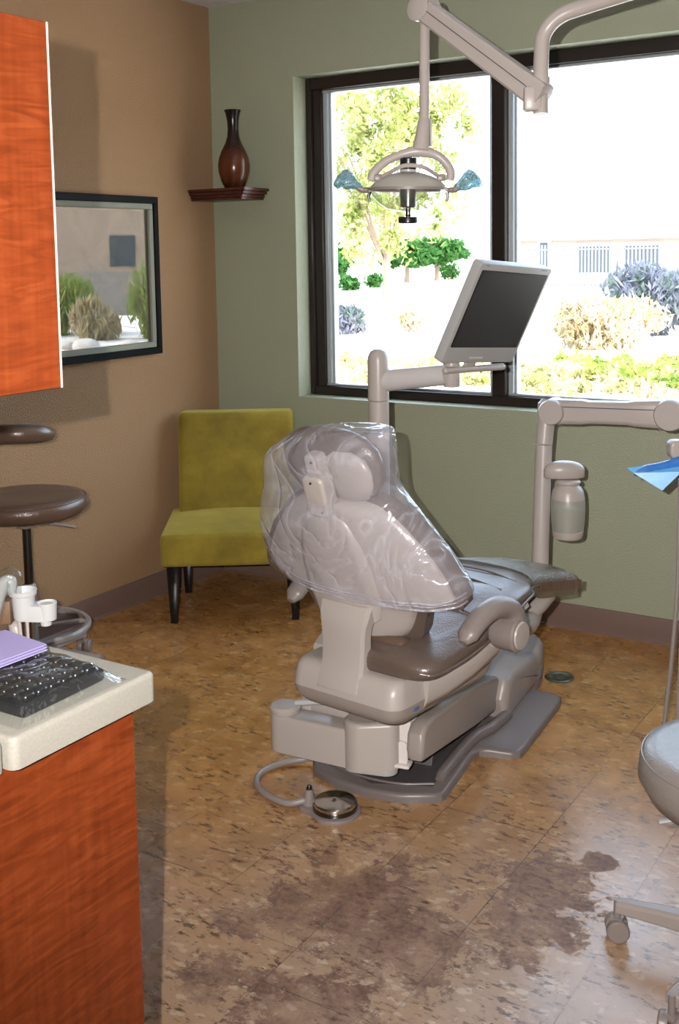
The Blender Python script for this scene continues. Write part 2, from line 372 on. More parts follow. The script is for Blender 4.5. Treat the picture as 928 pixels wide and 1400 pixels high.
def bboard(name, p0, p1, nrm):
    p0, p1, nrm = V(p0), V(p1), V(nrm)
    prof = [(0.001, 0), (.020, 0), (.016, .004), (.010, .010), (.0085, .03), (.0085, BH - .008), (.006, BH - .002), (0.001, BH)]
    o = MB().rings([[p + nrm * a + V((0, 0, z)) for a, z in prof] for p in (p0, p1)]).build(name, 'baseboard'); struct(o); return o
bboard('baseboard_back', (0.012, 0, 0), (RX, 0, 0), (0, -1, 0))
bboard('baseboard_left', (0, -.012, 0), (0, RY, 0), (1, 0, 0))
# window: bronze frame, mullion, grey sash edges and two panes
win = bpy.data.objects.new('window_1', None); col.objects.link(win); win.location = (WX0, .1, WZ0); struct(win, 'wide window with dark bronze frame')
lw = local(win)
win.rotation_euler.z = 0
def wb(x0, x1, y0, y1, z0, z1, bmx): bmx.box(V(((x0 + x1) / 2, (y0 + y1) / 2, (z0 + z1) / 2)) - win.location, (x1 - x0, y1 - y0, z1 - z0), bev=.003, seg=1)
b = MB(); e = .001
wb(WX0 + e, .500, .095, .175, WZ0 + e, WZ1 - e, b); wb(.500, .545, .115, .175, WZ0 + .04, WZ1 - .04, b)
wb(WX1 - .045, WX1 - e, .095, .175, WZ0 + e, WZ1 - e, b)
wb(.500, WX1 - .045, .095, .175, WZ0 + e, WZ0 + .042, b); wb(.500, WX1 - .045, .095, .175, WZ1 - .055, WZ1 - e, b)
b.build('window_frame', 'frame', win)
b = MB(); wb(1.401, 1.462, .095, .175, WZ0 + .042, WZ1 - .055, b); b.build('mullion', 'frame', win)
b = MB()
for x0, x1 in ((.545, .566), (.575, .590), (1.378, 1.401), (1.462, 1.482), (1.490, 1.502)): wb(x0, x1, .13, .172, WZ0 + .042, WZ1 - .055, b)
for x0, x1 in ((.545, 1.40), (1.47, WX1 - .045)):
    wb(x0, x1, .125, .165, WZ0 + .042, WZ0 + .052, b); wb(x0, x1, .125, .165, WZ1 - .068, WZ1 - .055, b)
b.build('sash_edge', 'alu', win)
for x0, x1 in ((.566, 1.385), (1.492, WX1 - .045)):
    b = MB(); b.box(V(((x0 + x1) / 2, .15, (WZ0 + WZ1) / 2)) - win.location, (x1 - x0, .006, WZ1 - WZ0 - .10)); b.build('pane', 'pane', win, smooth=0)

# framed picture on the left wall
pic = empty('framed_picture', (0, -.98, 1.106), 0, 'black framed picture with grey mat on the tan wall, garden reflected in its glass', 'picture')
PW, PH = 1.096, .6963
def frame_ring(w, h, t, x0, x1):
    b = MB()
    for cx, cz, sx, sz in ((0, t / 2, w, t), (0, h - t / 2, w, t), (-w / 2 + t / 2, h / 2, t, h - 2 * t), (w / 2 - t / 2, h / 2, t, h - 2 * t)):
        b.box(((x0 + x1) / 2, cx, cz), (x1 - x0, sx, sz), bev=.002, seg=1)
    return b
frame_ring(PW, PH, .030, .002, .030).build('frame', 'black_wood', pic)
b = MB()
for cx, cz, sx, sz in ((0, .043, PW - .062, .025), (0, PH - .043, PW - .062, .025), (-PW / 2 + .043, PH / 2, .025, PH - .112), (PW / 2 - .043, PH / 2, .025, PH - .112)): b.box((.016, cx, cz), (.016, sx, sz), bev=.002, seg=1)
b.build('liner', 'mat_board', pic)['label'] = 'grey liner inside the black frame'
MB().box((.006, 0, PH / 2), (.006, PW - .13, PH - .13)).build('print', 'art', pic, smooth=0)
MB().box((.0125, 0, PH / 2), (.002, PW - .114, PH - .114)).build('glass', 'art_glass', pic, smooth=0)

# corner shelf and vase
sh = empty('corner_shelf', (.16, -.1, 1.80), 0, 'dark mahogany corner shelf with moulded edge holding the vase', 'shelf')
b = MB()
for w, d, z0, z1 in ((.328, .192, .030, .044), (.316, .184, .016, .030), (.302, .174, .002, .016), (.296, .170, -.008, .002)):
    b.box((-.158 + w / 2, .098 - d / 2, (z0 + z1) / 2), (w, d, z1 - z0), bev=.003)
b.build('shelf_board', 'mahogany', sh)
va = MB().lathe([(.0, .004), (.040, 0), (.046, .006), (.060, .035), (.071, .075), (.0735, .105), (.068, .14), (.054, .175), (.038, .205), (.028, .235), (.0245, .27), (.026, .305), (.033, .34), (.039, .354), (.037, .356), (.030, .345), (.02, .28), (0, .27)], n=40).build('vase', 'vase', loc=(.203, -.10, 1.8445))
tag(va, 'tall brown wooden vase with dark narrow neck on the corner shelf', 'vase')

# ------------------------------------------------------------------ green slipper chair
ch = empty('slipper_chair', (.565, -.645, 0), R(34.7), 'chartreuse velvet armless slipper chair with dark tapered legs in the corner', 'chair')
def softbox(x0, x1, y0, y1, z0, z1, n=8, dome=0, lean=0, seg=.03):
    b = bmesh.new(); bmesh.ops.create_cube(b, size=1)
    for v in b.verts: v.co = V(((x0 + x1) / 2 + v.co.x * (x1 - x0), (y0 + y1) / 2 + v.co.y * (y1 - y0), (z0 + z1) / 2 + v.co.z * (z1 - z0)))
    bmesh.ops.bevel(b, geom=b.edges[:], offset=seg, segments=4, affect='EDGES', profile=.6)
    bmesh.ops.subdivide_edges(b, edges=[e for e in b.edges if e.calc_length() > .1], cuts=n, use_grid_fill=True)
    for v in b.verts:
        fx = (v.co.x - x0) / (x1 - x0); fy = (v.co.y - y0) / (y1 - y0); fz = (v.co.z - z0) / (z1 - z0)
        if dome: v.co.z += dome * 16 * max(0, fx * (1 - fx)) * max(0, fy * (1 - fy)) * (1 if fz > .5 else 0)
        if lean: v.co.y += lean * fz + .02 * 0; 
    return b
b = MB(); b.add(softbox(-.302, .302, 0, .52, .250, .385, dome=.035, seg=.018)); b.build('seat', 'velvet', ch)
b = MB(); q = softbox(-.262, .262, .40, .52, .30, .832, lean=.075, seg=.03)
for v in q.verts:
    fx = v.co.x / .262
    if v.co.y < .50 + .075 * (v.co.z - .3) / .53 - .03: v.co.y -= .018 * max(0, 1 - fx * fx)
b.add(q); b.build('backrest', 'velvet', ch)
for x, y in ((-.255, .045), (.255, .045), (-.235, .47), (.235, .47)):
    MB().box((x, y, .1255), (.052, .052, .251), bev=.003, taper=.58).build('leg', 'black_gloss', ch)

# ------------------------------------------------------------------ island cabinets at the left
PX = 2.33
lo = empty('base_cabinet', (PX, -3.135, 0), 0, 'orange figured wood base cabinet end panel under the cream countertop', 'cabinet')
MB().box((-.0125, -.6, .459), (.025, 1.2, .918), bev=.002, seg=1).build('side_panel', 'veneer', lo)
MB().box((-.55, -.60, .485), (1.04, 1.16, .866), bev=.003, seg=1).build('body', 'veneer', lo)
MB().box((-.55, -.60, .025), (1.0, 1.08, .05)).build('toe_kick', 'black', lo)
for i in range(2):
    d = MB().box((-.30 - .50 * i, -.012, .47), (.49, .022, .80), bev=.003).build('door', 'veneer', lo)
    MB().tube([(-.30 - .5 * i + (.18 if i else -.18), .010, .70), (-.30 - .5 * i + (.18 if i else -.18), .030, .70), (-.30 - .5 * i + (.18 if i else -.18), .030, .82), (-.30 - .5 * i + (.18 if i else -.18), .010, .82)], .005, 10).build('handle', 'steel', d)
def slab(x0, x1, y0, y1, z0, z1, r=.012):
    m_ = Matrix.Translation(((x0 + x1) / 2, (y0 + y1) / 2, 0)); b = MB(); b.prism(roundrect(x1 - x0, y1 - y0, r), z0, z1, .007, 3, m_); return b
tag(slab(1.2, PX + .020, -3.366, -3.108, .9185, .960).build('countertop', 'counter'), 'cream speckled countertop strip carrying the bagged keyboard', 'countertop')
tag(slab(1.2, PX + .010, -4.34, -3.369, .9185, .957).build('countertop', 'counter'), 'cream countertop slab at left edge, beyond a seam nearest the camera', 'countertop')
up = empty('wall_cabinet', (PX - .02, -3.245, 1.372), 0, 'orange figured wood upper cabinet hanging at top left of the picture', 'cabinet')
ucz = 1.824 - 1.372
MB().box((.0105, -.42, ucz / 2), (.019, .84, ucz), bev=.001, seg=1).build('side_panel', 'veneer', up)
MB().box((.0105, .0025, ucz / 2), (.0185, .0015, ucz)).build('edge_band', 'cream', up)['label'] = 'pale edge band'
MB().box((-.40, -.42, ucz / 2), (.80, .80, ucz - .004), bev=.002, seg=1).build('body', 'veneer', up)
for x, y in ((-.1, -.15), (-.7, -.15), (-.1, -.7), (-.7, -.7)): MB().tube([(x, y, ucz - .002), (x, y, ZC - 1.372 - .001)], .012).build('hanging_rod', 'steel', up)
# keyboard in its plastic sleeve
kb = empty('keyboard', (2.12, -3.25, .9605), 0, 'black computer keyboard lying on the cream countertop', 'keyboard')
MB().box((0, 0, .011), (.40, .145, .018), bev=.005, rx=R(1)).build('case', 'black', kb)
b = MB()
for i in range(20):
    for j in range(6): b.box((-.187 + i * .0197, -.055 + j * .0215, .0235), (.0165, .0175, .009), bev=.002, seg=1)
o = b.build('keys', 'black', kb); o['kind'] = 'stuff'
b = MB(); G = 26; H = 12
for sgn in (0,):
    vs = []
    for i in range(G + 1):
        row = []
        for j in range(H + 1):
            x = 1.90 + (2.338 - 1.90) * i / G; y = -3.345 + .19 * j / H
            ex = min((x - 1.90) / .02, (2.338 - x) / .03, 1); ey = min((y + 3.345) / .016, (-3.155 - y) / .03, 1)
            z = .9612 + .0285 * max(0, ex) * max(0, ey) + .004 * noise.noise(V((x * 30, y * 18, 0))) * max(0, min(ex, ey)) 
            row.append(b.bm.verts.new((x, y, z)))
        vs.append(row)
    for i in range(G):
        for j in range(H): b.bm.faces.new((vs[i][j], vs[i + 1][j], vs[i + 1][j + 1], vs[i][j + 1]))
o = b.build('keyboard_cover', 'sleeve', smooth=60); tag(o, 'clear wrinkled plastic sleeve drawn over the black keyboard', 'plastic cover')
b = MB()
pp = [at(-30, 880, 1.52), at(12, 868, 1.57), at(66, 887, 1.55), at(-2, 914, 1.45)]
def onz(x, y, z):
    d = FW + RT * ((x - 464) / F) - UP * ((y - 505.81) / F); return CAM + d * ((z - CAM.z) / d.z)
pb = [onz(-40, 878, .992), onz(9, 871, .992), onz(65, 889, .992), onz(-2, 914, .992), onz(-60, 935, .992)]
for k_ in range(3):
    o_ = V((-.004 * k_, .003 * k_, .0022 * k_)); q = [b.bm.verts.new(p + o_ + V((0, 0, .002 if i == 1 else 0))) for i, p in enumerate(pb)]; b.bm.faces.new(q)
o = b.build('napkin', 'lilac', solid=.0012, smooth=0); tag(o, 'folded lilac paper napkin lying on the keyboard sleeve', 'napkin')

# instrument holder of the assistant behind the counter
ih = empty('instrument_holder', (1.76, -2.82, 0), 0, 'white cup shaped instrument holder standing behind the countertop', 'instrument holder')
il = local(ih); D0 = 2.1
def ip(x, y, d=D0): return il(at(x, y, d))
c1 = ip(32, 822); c2 = ip(62, 826)
MB().lathe([(.0, -.03), (.019, -.03), (.021, .0), (.0215, .012), (.0255, .014), (.0262, .022), (.024, .023), (.022, .019), (.019, -.01), (0, -.012)], c1, n=36).build('cup', 'white', ih)
MB().lathe([(.0, -.028), (.017, -.028), (.0185, .004), (.0175, .005), (.014, 0), (0, -.01)], c2 + V((.004, 0, 0)), n=36).build('cup', 'white', ih)
MB().prism(roundrect(.074, .036, .017), -.020, .010, .003, 2, Matrix.Translation((c1 + c2) / 2 + V((-.002, 0, -.012))) @ Matrix.Rotation(R(25), 4, 'Z')).build('bracket', 'white', ih)
MB().lathe([(0, -.010), (.010, -.010), (.011, 0), (0, .001)], c2 + V((0, 0, -.030)), n=24).build('nut', 'white', ih)
MB().tube([(0, 0, .0), (0, 0, .70), ip(20, 850, 2.15), ip(40, 838)], .013, smooth=5).build('stand', 'cream', ih)
MB().lathe([(0, 0), (.12, 0), (.12, .01), (.02, .02), (0, .02)], (0, 0, 0)).build('foot', 'cream', ih)
for i, (dx, t_) in enumerate(((-.016, 'cream'), (-.004, 'steel'), (.008, 'cream'), (.018, 'steel'))):
    MB().tube([c1 + V((dx, 0, -.02)), c1 + V((dx * .8, .004, -.09)), c1 + V((dx * .4, .01, -.17))], .0045, 10, 4).build('suction_tube', t_, ih)
b = MB().tube([ip(-14, 870), ip(-4, 825), ip(4, 800), ip(14, 796), ip(16, 812)], [.010, .012, .014, .013, .008], 14, 5)
o = b.build('handpiece', 'silver'); tag(o, 'bagged silver handpiece leaning beside the white cup holder', 'handpiece')
o.location = ih.location
cover = MB().tube([ip(-15, 872), ip(-4, 825), ip(5, 796), ip(17, 790), ip(20, 815)], [.014, .017, .020, .018, .012], 14, 5)
cover.build('plastic_sleeve', 'sleeve', o)
b = MB().box(ih.location + V(ip(0, 835, 2.12)), (.05, .03, .045), rz=R(30), bev=.003)
o = b.build('tissue_box', plain('brown_cardboard', (.15, .085, .05, 1), .6)); tag(o, 'small brown box at the left edge beside the white cup holder', 'box')
bx_ = ih.location + V(ip(0, 835, 2.12)); 

# ------------------------------------------------------------------ stools
def stool(name, cx, cy, label, zseat, rseat, thick, ring, pad, mat, metal, yaw0):
    s = empty(name, (cx, cy, 0), yaw0, label, 'stool')
    pr = [(0, 0), (rseat * .55, 0), (rseat * .9, .012), (rseat, thick * .45), (rseat * .985, thick * .75), (rseat * .93, thick * .95), (rseat * .80, thick), (rseat * .4, thick - .006), (0, thick - .008)]
    MB().lathe(pr, (0, 0, zseat - thick), n=56).build('seat', mat, s, smooth=70)
    b = MB(); b.tube([(rseat * .965 * math.cos(t * math.pi / 32), rseat * .965 * math.sin(t * math.pi / 32), zseat - thick * .13) for t in range(65)], .0022, 8); b.build('piping', mat, s)
    MB().lathe([(.0, -.04), (.028, -.04), (.045, -.018), (.065, 0), (0, 0)], (0, 0, zseat - thick)).build('seat_mount', metal, s)
    MB().tube([(0, 0, .10), (0, 0, zseat - thick - .02)], .016, 20).build('gas_column', 'darksteel', s)
    MB().lathe([(.022, 0), (.027, .01), (.027, .26), (.020, .27), (.016, .27)], (0, 0, .08)).build('column_sleeve', metal if ring else 'cream', s)
    MB().lathe([(0, .0), (.045, 0), (.05, .03), (.03, .055), (0, .055)], (0, 0, .06)).build('hub', metal, s)
    for k_ in range(5):
        a = 2 * math.pi * k_ / 5; d = V((math.cos(a), math.sin(a), 0)); R_ = .275
        b = MB(); rs = []
        for t in (0, .25, .6, .9, 1.0):
            p = d * (.03 + (R_ - .03) * t); w = .024 - .008 * t; zt = .108 - .016 * t * t; h = .042 - .016 * t
            sd = V((-d.y, d.x, 0)); rs.append([p + sd * w + V((0, 0, zt - h)), p + sd * w + V((0, 0, zt - .006)), p + sd * (w - .006) + V((0, 0, zt)), p - sd * (w - .006) + V((0, 0, zt)), p - sd * w + V((0, 0, zt - .006)), p - sd * w + V((0, 0, zt - h))])
        b.rings(rs); leg = b.build('leg', metal, s, bevel=.003)
        c = d * R_; ax = V((math.cos(a + 2.0), math.sin(a + 2.0), 0))
        b = MB(); b.tube([c + V((0, 0, .05)), c + V((0, 0, .092))], .008)
        for sg in (-1, 1): b.lathe([(0, .004), (.016, .004), (.024, .006), (.0255, .010), (.0255, .022), (.022, .026), (0, .026)], c + V((0, 0, .0257)) , ax * sg, 24)
        b.box(c + V((0, 0, .046)), (.03, .03, .014), rz=a, bev=.005); b.build('caster', 'taupe', leg)
    if ring:
        b = MB(); zr = .185; rr = .205
        b.lathe([(rr - .010, -.010), (rr, -.013), (rr + .012, -.008), (rr + .014, .004), (rr + .006, .012), (rr - .006, .010), (rr - .010, -.010)], (0, 0, zr), n=64, cap=False)
        for k_ in range(3):
            a = 2 * math.pi * k_ / 3 + .95 - yaw0; d = V((math.cos(a), math.sin(a), 0)); b.box(d * (rr / 2) + V((0, 0, zr - .002)), (rr, .026, .012), rz=a, bev=.003)
        b.build('foot_ring', metal, s)
    # lever
    a = .45 - yaw0 if ring else .5
    d = V((math.cos(a), math.sin(a), 0)); MB().tube([d * .03 + V((0, 0, zseat - thick - .02)), d * .12 + V((0, 0, zseat - thick - .026)), d * .185 + V((0, 0, zseat - thick - .036))], [.005, .009, .007], 12, 4, flat=.5).build('lever', 'silver', s)
    return s
st = stool('assistant_stool', .262, -1.475, 'tall brown vinyl stool with foot ring beside the tan wall', 0.682, .224, .082, True, True, 'leather_dark', 'cream_dark', R(20))
ls = local(st)
# torso bar: a curved pad carried by a bracket rising from under the seat
p = [ls(at(x, y, d)) for x, y, d in ((-75, 600, 4.25), (-40, 597, 3.98), (10, 594, 3.86), (50, 593, 3.90), (66, 593, 3.97))]
pad = MB().tube(p, [.03, .034, .035, .034, .026], 18, 6, flat=1.0).build('arm_pad', 'leather_dark', st)
MB().tube([(0, 0, .585), ls(at(-60, 700, 4.25)), ls(at(-75, 650, 4.28)), ls(at(-74, 605, 4.25))], .012, 14, 5).build('pad_bracket', 'cream', st)
stool('operator_stool', 2.902, -1.925, 'grey taupe leather stool with cream wheeled base cut by the right edge', .495, .224, .115, False, False, 'leather_grey', 'cream_dark', R(181))

# ------------------------------------------------------------------ dental chair
dc = empty('dental_chair', (1.76, -1.2, 0), R(6.485), 'reclining dental chair with brown leather cushions and cream shell in mid room', 'dental chair')
U = Matrix.Translation((.036, -.437, 0)) @ Matrix.Rotation(R(-13.5), 4, 'Z')
class UB(MB):               # pieces of the swivelling upper chair: x across, y towards the foot
    def build(s, *a, **k): s.bm.transform(U); return MB.build(s, *a, **k)
# base plate with rim ridge
out = [(-.23, -.345), (-.20, -.40), (-.1, -.445), (0, -.46), (.1, -.448), (.185, -.41), (.203, -.395), (.207, -.37), (.197, -.12), (.207, -.085), (.23, -.072), (.30, -.068), (.325, -.05), (.330, 0), (.338, .38), (.33, .42), (.30, .438), (.22, .44), (.22, .5), (-.22, .5), (-.22, .44), (-.30, .438), (-.33, .41), (-.338, .36), (-.335, 0), (-.32, -.06), (-.24, -.08), (-.21, -.12), (-.225, -.33)]
MB().prism(out, 0, .026, .012, 3).build('base_plate', 'plate', dc)
b = MB(); b.prism([(-.19, -.34), (0, -.425), (.165, -.375), (.150, -.10), (.150, .3), (-.150, .3), (-.19, -.1)], .0262, .0285)
b.build('tread', 'plate_dark', dc)
for sx in (1, -1): MB().tube([(sx * .17, -.33, .026), (sx * .168, -.28, .034), (sx * .172, -.05, .036), (sx * .20, .05, .036), (sx * .215, .18, .034)], [.014, .019, .020, .020, .018], 14, 4).build('ridge', 'plate', dc)
MB().tube([(-.17, -.36, .03), (-.05, -.40, .03), (.07, -.40, .03), (.165, -.36, .03)], .004, 8, 4).build('ridge', 'plate', dc)
# rear pod
b = MB(); b.prism(smoothpoly([(-.19, .46), (-.20, .66), (-.15, .76), (0, .79), (.15, .76), (.20, .66), (.195, .46)], 5), .0, .035); b.build('pod_base', 'plate', dc)
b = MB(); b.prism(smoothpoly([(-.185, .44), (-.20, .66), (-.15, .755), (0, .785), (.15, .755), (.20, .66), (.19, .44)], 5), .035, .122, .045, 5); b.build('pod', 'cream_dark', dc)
# hinge cover and lift arm
def profile_x(pts, hw, bev=.012):   # prism with its profile in (y, z), extruded across x
    mt = Matrix(((0, 0, 1, 0), (1, 0, 0, 0), (0, 1, 0, 0), (0, 0, 0, 1)))
    q = bmesh.new(); a = [q.verts.new((-hw, y, z)) for y, z in pts]; c = [q.verts.new((hw, y, z)) for y, z in pts]; n_ = len(pts)
    f1 = q.faces.new(a[::-1]); f2 = q.faces.new(c)
    for i in range(n_): q.faces.new((a[i], a[(i + 1) % n_], c[(i + 1) % n_], c[i]))
    bmesh.ops.recalc_face_normals(q, faces=q.faces)
    bmesh.ops.bevel(q, geom=list(f1.edges) + list(f2.edges), offset=bev, segments=4, affect='EDGES', profile=.5)
    return q
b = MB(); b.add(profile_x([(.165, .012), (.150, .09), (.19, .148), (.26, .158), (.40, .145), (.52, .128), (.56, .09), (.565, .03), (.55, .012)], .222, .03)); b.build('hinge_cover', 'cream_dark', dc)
b = MB(); LA = [(-.482, .150), (-.492, .180), (-.482, .226), (-.455, .244), (-.40, .248), (-.05, .205), (.20, .148), (.22, .10), (.15, .045), (-.05, .075), (-.30, .118)]
for sx in (1, -1):
    q = profile_x(LA if sx > 0 else [(max(y, -.26), z) for y, z in LA if y > -.42], .026, .014); q.transform(Matrix.Translation((sx * .158, 0, 0))); MB.add(b, q); b.build('lift_arm', 'cream_dark', dc); b = MB()
b.add(profile_x([(-.30, .14), (-.31, .20), (-.28, .230), (-.05, .2045), (.19, .148), (.2, .10), (-.05, .09)], .138, .006)); b.build('arm_cover', 'cream_dark', dc); b = MB()
b.add(profile_x([(-.40, .16), (-.40, .20), (-.05, .175), (.18, .12), (.15, .06)], .058, .01)); b.build('inner_link', 'plate_dark', dc)
b = MB(); b.add(profile_x([(-.26, .03), (-.24, .09), (-.1, .085), (.1, .05), (.1, .03)], .12, .005)); b.build('lower_link', 'plate_dark', dc)
# seat support housing (swivels with the upper chair)
def frustum(rs, name, mat, **k):
    b = UB(); b.rings(rs); return b.build(name, mat, dc, **k)
def rrz(x0, x1, y0, y1, z, r=.04, n=6): return [V(((x0 + x1) / 2 + p[0], (y0 + y1) / 2 + p[1], z)) for p in roundrect(x1 - x0, y1 - y0, r, n)]
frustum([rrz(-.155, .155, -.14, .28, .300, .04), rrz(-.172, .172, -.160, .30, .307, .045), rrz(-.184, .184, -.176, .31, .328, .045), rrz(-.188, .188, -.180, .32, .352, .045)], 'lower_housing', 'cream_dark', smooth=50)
frustum([rrz(-.188, .188, -.180, .32, .3525, .045), rrz(-.184, .184, -.174, .32, .385, .042), rrz(-.180, .180, -.165, .32, .408, .038), rrz(-.172, .172, -.152, .32, .419, .034), rrz(-.158, .158, -.138, .31, .423, .028)], 'upper_housing', 'cream', smooth=32)
b = UB(); b.box((-.02, -.1680, .385), (.13, .010, .046), bev=.004, rx=R(-16)); b.build('recess_panel', 'cream', dc)
b = UB(); b.box((.1872, -.09, .338), (.003, .026, .011), bev=.001); b.build('badge', plain('blue_oval_badge', (.10, .14, .26, 1), .3), dc)['label'] = 'small blue oval badge'
# side shrouds: cream panels sweeping up to the knee
for sx in (1, -1):
    b = UB(); rs = []
    for y, zb, zt, w in ((-.05, .318, .425, .195), (.02, .335, .44, .22), (.11, .365, .465, .245), (.20, .405, .49, .268), (.30, .45, .51, .262), (.38, .485, .52, .25)):
        rs.append([V((sx * (w - .035), y, zb)), V((sx * (w - .012), y, zb + .006)), V((sx * w, y, zb + .03)), V((sx * (w + .008), y, zt - .012)), V((sx * (w + .002), y, zt)), V((sx * (w - .05), y, zt))])
    b.rings(rs); b.build('side_shroud', 'cream', dc, smooth=60)
# seat and leg cushion: loft along y
def cush(secs, name, mat, sub=0, n=28, parent=None, wr=.0, e=.55):
    b = UB(); rs = []
    for y, hw, zb, zt, cx in secs:
        r = []
        for j in range(n):
            t = 2 * math.pi * j / n; c_, s_ = math.cos(t), math.sin(t)
            x = math.copysign(abs(c_) ** e, c_) * hw; z = math.copysign(abs(s_) ** .75, s_)
            zz = (zb + zt) / 2 + z * (zt - zb) / 2
            if s_ > .2: zz += wr * noise.noise(V((x * 9, y * 9, 3))) * (s_)
            r.append(V((cx + x, y, zz)))
        rs.append(r)
    b.rings(rs); return b.build(name, mat, parent or dc, sub=sub, smooth=85)
cush([(-.136, .09, .440, .462, .075), (-.132, .13, .430, .470, .075), (-.122, .158, .421, .480, .075), (-.10, .183, .415, .489, .073), (-.06, .205, .413, .496, .062), (0, .230, .420, .505, .042), (.05, .248, .430, .514, .026), (.12, .266, .445, .530, .010), (.20, .27, .46, .552, 0), (.28, .262, .478, .566, 0), (.36, .25, .49, .572, 0), (.43, .238, .49, .566, 0), (.47, .222, .488, .560, 0), (.50, .19, .484, .554, 0), (.55, .168, .476, .546, 0), (.65, .16, .458, .528, 0), (.78, .155, .432, .502, 0), (.86, .145, .42, .482, 0), (.885, .11, .425, .468, 0)], 'seat_cushion', 'leather', 1, wr=.012)
# quilting seams across the cushion and piping along its edge
for sx in (1, -1):
    b = UB(); b.tube([(.075 + sx * .150, -.126, .452), (.072 + sx * .184, -.10, .448), (.047 + sx * .226, -.02, .456), (.018 + sx * .262, .08, .472), (sx * .272, .25, .502), (sx * .252, .37, .520), (sx * .232, .45, .520), (sx * .196, .505, .512), (sx * .172, .56, .505), (sx * .162, .68, .488)], .0042, 8, 5); b.build('piping', 'leather', dc)
for y, z, w in ((.16, .546, .22), (.33, .5725, .20), (.44, .5675, .185)):
    b = UB(); b.tube([(-w, y - .01, z - .012), (-w * .5, y, z - .001), (0, y + .004, z), (w * .5, y, z - .001), (w, y - .01, z - .012)], .0028, 8, 4); b.build('seam', 'leather_dark', dc)
# clear vinyl toe cover
b = UB(); rs = []
for y, hw, zt, zb in ((.555, .172, .553, .470), (.62, .168, .545, .452), (.72, .166, .522, .432), (.82, .164, .499, .412), (.875, .158, .484, .40), (.905, .14, .470, .395), (.912, .12, .455, .392)):
    rs.append([V((-hw, y, zb)), V((-hw - .004, y, (zb + zt) / 2)), V((-hw + .008, y, zt - .012)), V((-hw * .6, y, zt)), V((0, y, zt + .003)), V((hw * .6, y, zt)), V((hw - .008, y, zt - .012)), V((hw + .004, y, (zb + zt) / 2)), V((hw, y, zb))])
b.rings(rs, cap=False, close=False); e_ = b.build('toe_cover', 'toe_vinyl', dc, smooth=70, sub=1)
for sx in (1, -1):
    b = UB()
    for i in range(24): b.tube([(sx * .1735, .60 + i * .0118, .512 - i * .0024), (sx * .1725, .60 + i * .0118, .480 - i * .0024)], .0022, 6)
    b.build('ribbed_skirt', 'leather_dark', dc)['kind'] = 'stuff'
# support bracket under the toe board
b = UB(); b.tube([(0, .35, .43), (.06, .52, .40), (.11, .64, .40), (.12, .74, .43)], [.05, .045, .035, .03], 14, 5); b.build('toe_bracket', 'cream', dc)
# armrests
for sx in (1, -1):
    b = UB()
    path = [(sx * .300, -.035, .525), (sx * .302, .005, .553), (sx * .306, .06, .578), (sx * .312, .12, .584), (sx * .318, .168, .566), (sx * .320, .188, .528)]
    rs = []; q = catmull(path, 6)
    for i, p in enumerate(q):
        t = i / (len(q) - 1); d = (q[min(i + 1, len(q) - 1)] - q[max(i - 1, 0)]).normalized(); up_ = V((sx, 0, 0)); nn = d.cross(up_).normalized()
        hw = .030 + .006 * t; th = .021 + .013 * t
        if t < .10: hw *= .45 + 5.5 * t; th *= .45 + 5.5 * t
        rs.append([p + up_ * math.cos(a_) * hw + nn * math.sin(a_) * th for a_ in [2 * math.pi * j / 18 for j in range(18)]])
    b.rings(rs); arm = b.build('armrest', 'taupe', dc, smooth=60)
    b = UB(); b.lathe([(0, -.045), (.042, -.045), (.047, -.035), (.048, .026), (.043, .032), (0, .032)], (sx * .320, .170, .498), (sx, 0, 0), 32); b.build('pivot_drum', 'taupe', arm)
    b = UB(); b.lathe([(0, 0), (.039, 0), (.036, .005), (0, .007)], (sx * .3525, .170, .498), (sx, 0, 0), 32); b.build('pivot_cap', 'cream', arm)
    b = UB(); b.box((sx * .275, .175, .475), (.05, .07, .04), bev=.012); b.build('armrest_mount', 'cream', arm)
# ---- backrest
def sb(z): return -.02 - .316 * (z - .5)
BO = -.02
half = [(.470, .10), (.486, .165), (.52, .188), (.555, .20), (.585, .215), (.602, .25), (.612, .31), (.626, .338), (.655, .342), (.70, .325), (.74, .302), (.78, .275), (.83, .235), (.86, .205), (.885, .165), (.905, .10)]
def bp(x, z, out=0):        # point on the reclined back plane, 'out' metres towards the rear
    nx = V((0, -1, -.316)).normalized(); return V((BO + x, sb(z), z)) + nx * out
def back_sheet(name, mat, scale, depth_c, depth_e, thick, zs, N_=20, bow=2.2):
    b = UB(); front = []; rear = []
    for z, w in zs:
        w *= scale
        rr = [bp(w * (2 * j / N_ - 1), z, depth_e + (depth_c - depth_e) * (1 - abs(2 * j / N_ - 1) ** bow)) for j in range(N_ + 1)]
        ff = [bp(w * (2 * j / N_ - 1), z, depth_e - thick + (depth_c - depth_e) * .6 * (1 - abs(2 * j / N_ - 1) ** bow)) for j in range(N_ + 1)]
        rear.append(rr + ff[::-1])
    b.rings(rear); return b.build(name, mat, dc, smooth=60)
back_sheet('back_cushion', 'leather', 1.0, .012, -.002, .045, [(z, w - (.012 if z > .8 else 0)) for z, w in half])
def shell_half(zs):
    o = []
    for z, w in zs:
        if z < .478: w = .05
        o.append((z, max(.03, w - .030)))
    return o
hs = [(.486, .06), (.494, .105), (.51, .138), (.535, .158), (.56, .172), (.592, .188), (.612, .212), (.622, .258), (.632, .300), (.652, .318), (.70, .302), (.74, .280), (.78, .250), (.83, .205), (.86, .172), (.885, .13), (.90, .07)]
back_sheet('back_shell', 'cream', 1.0, .058, .008, .03, hs, bow=2.0)
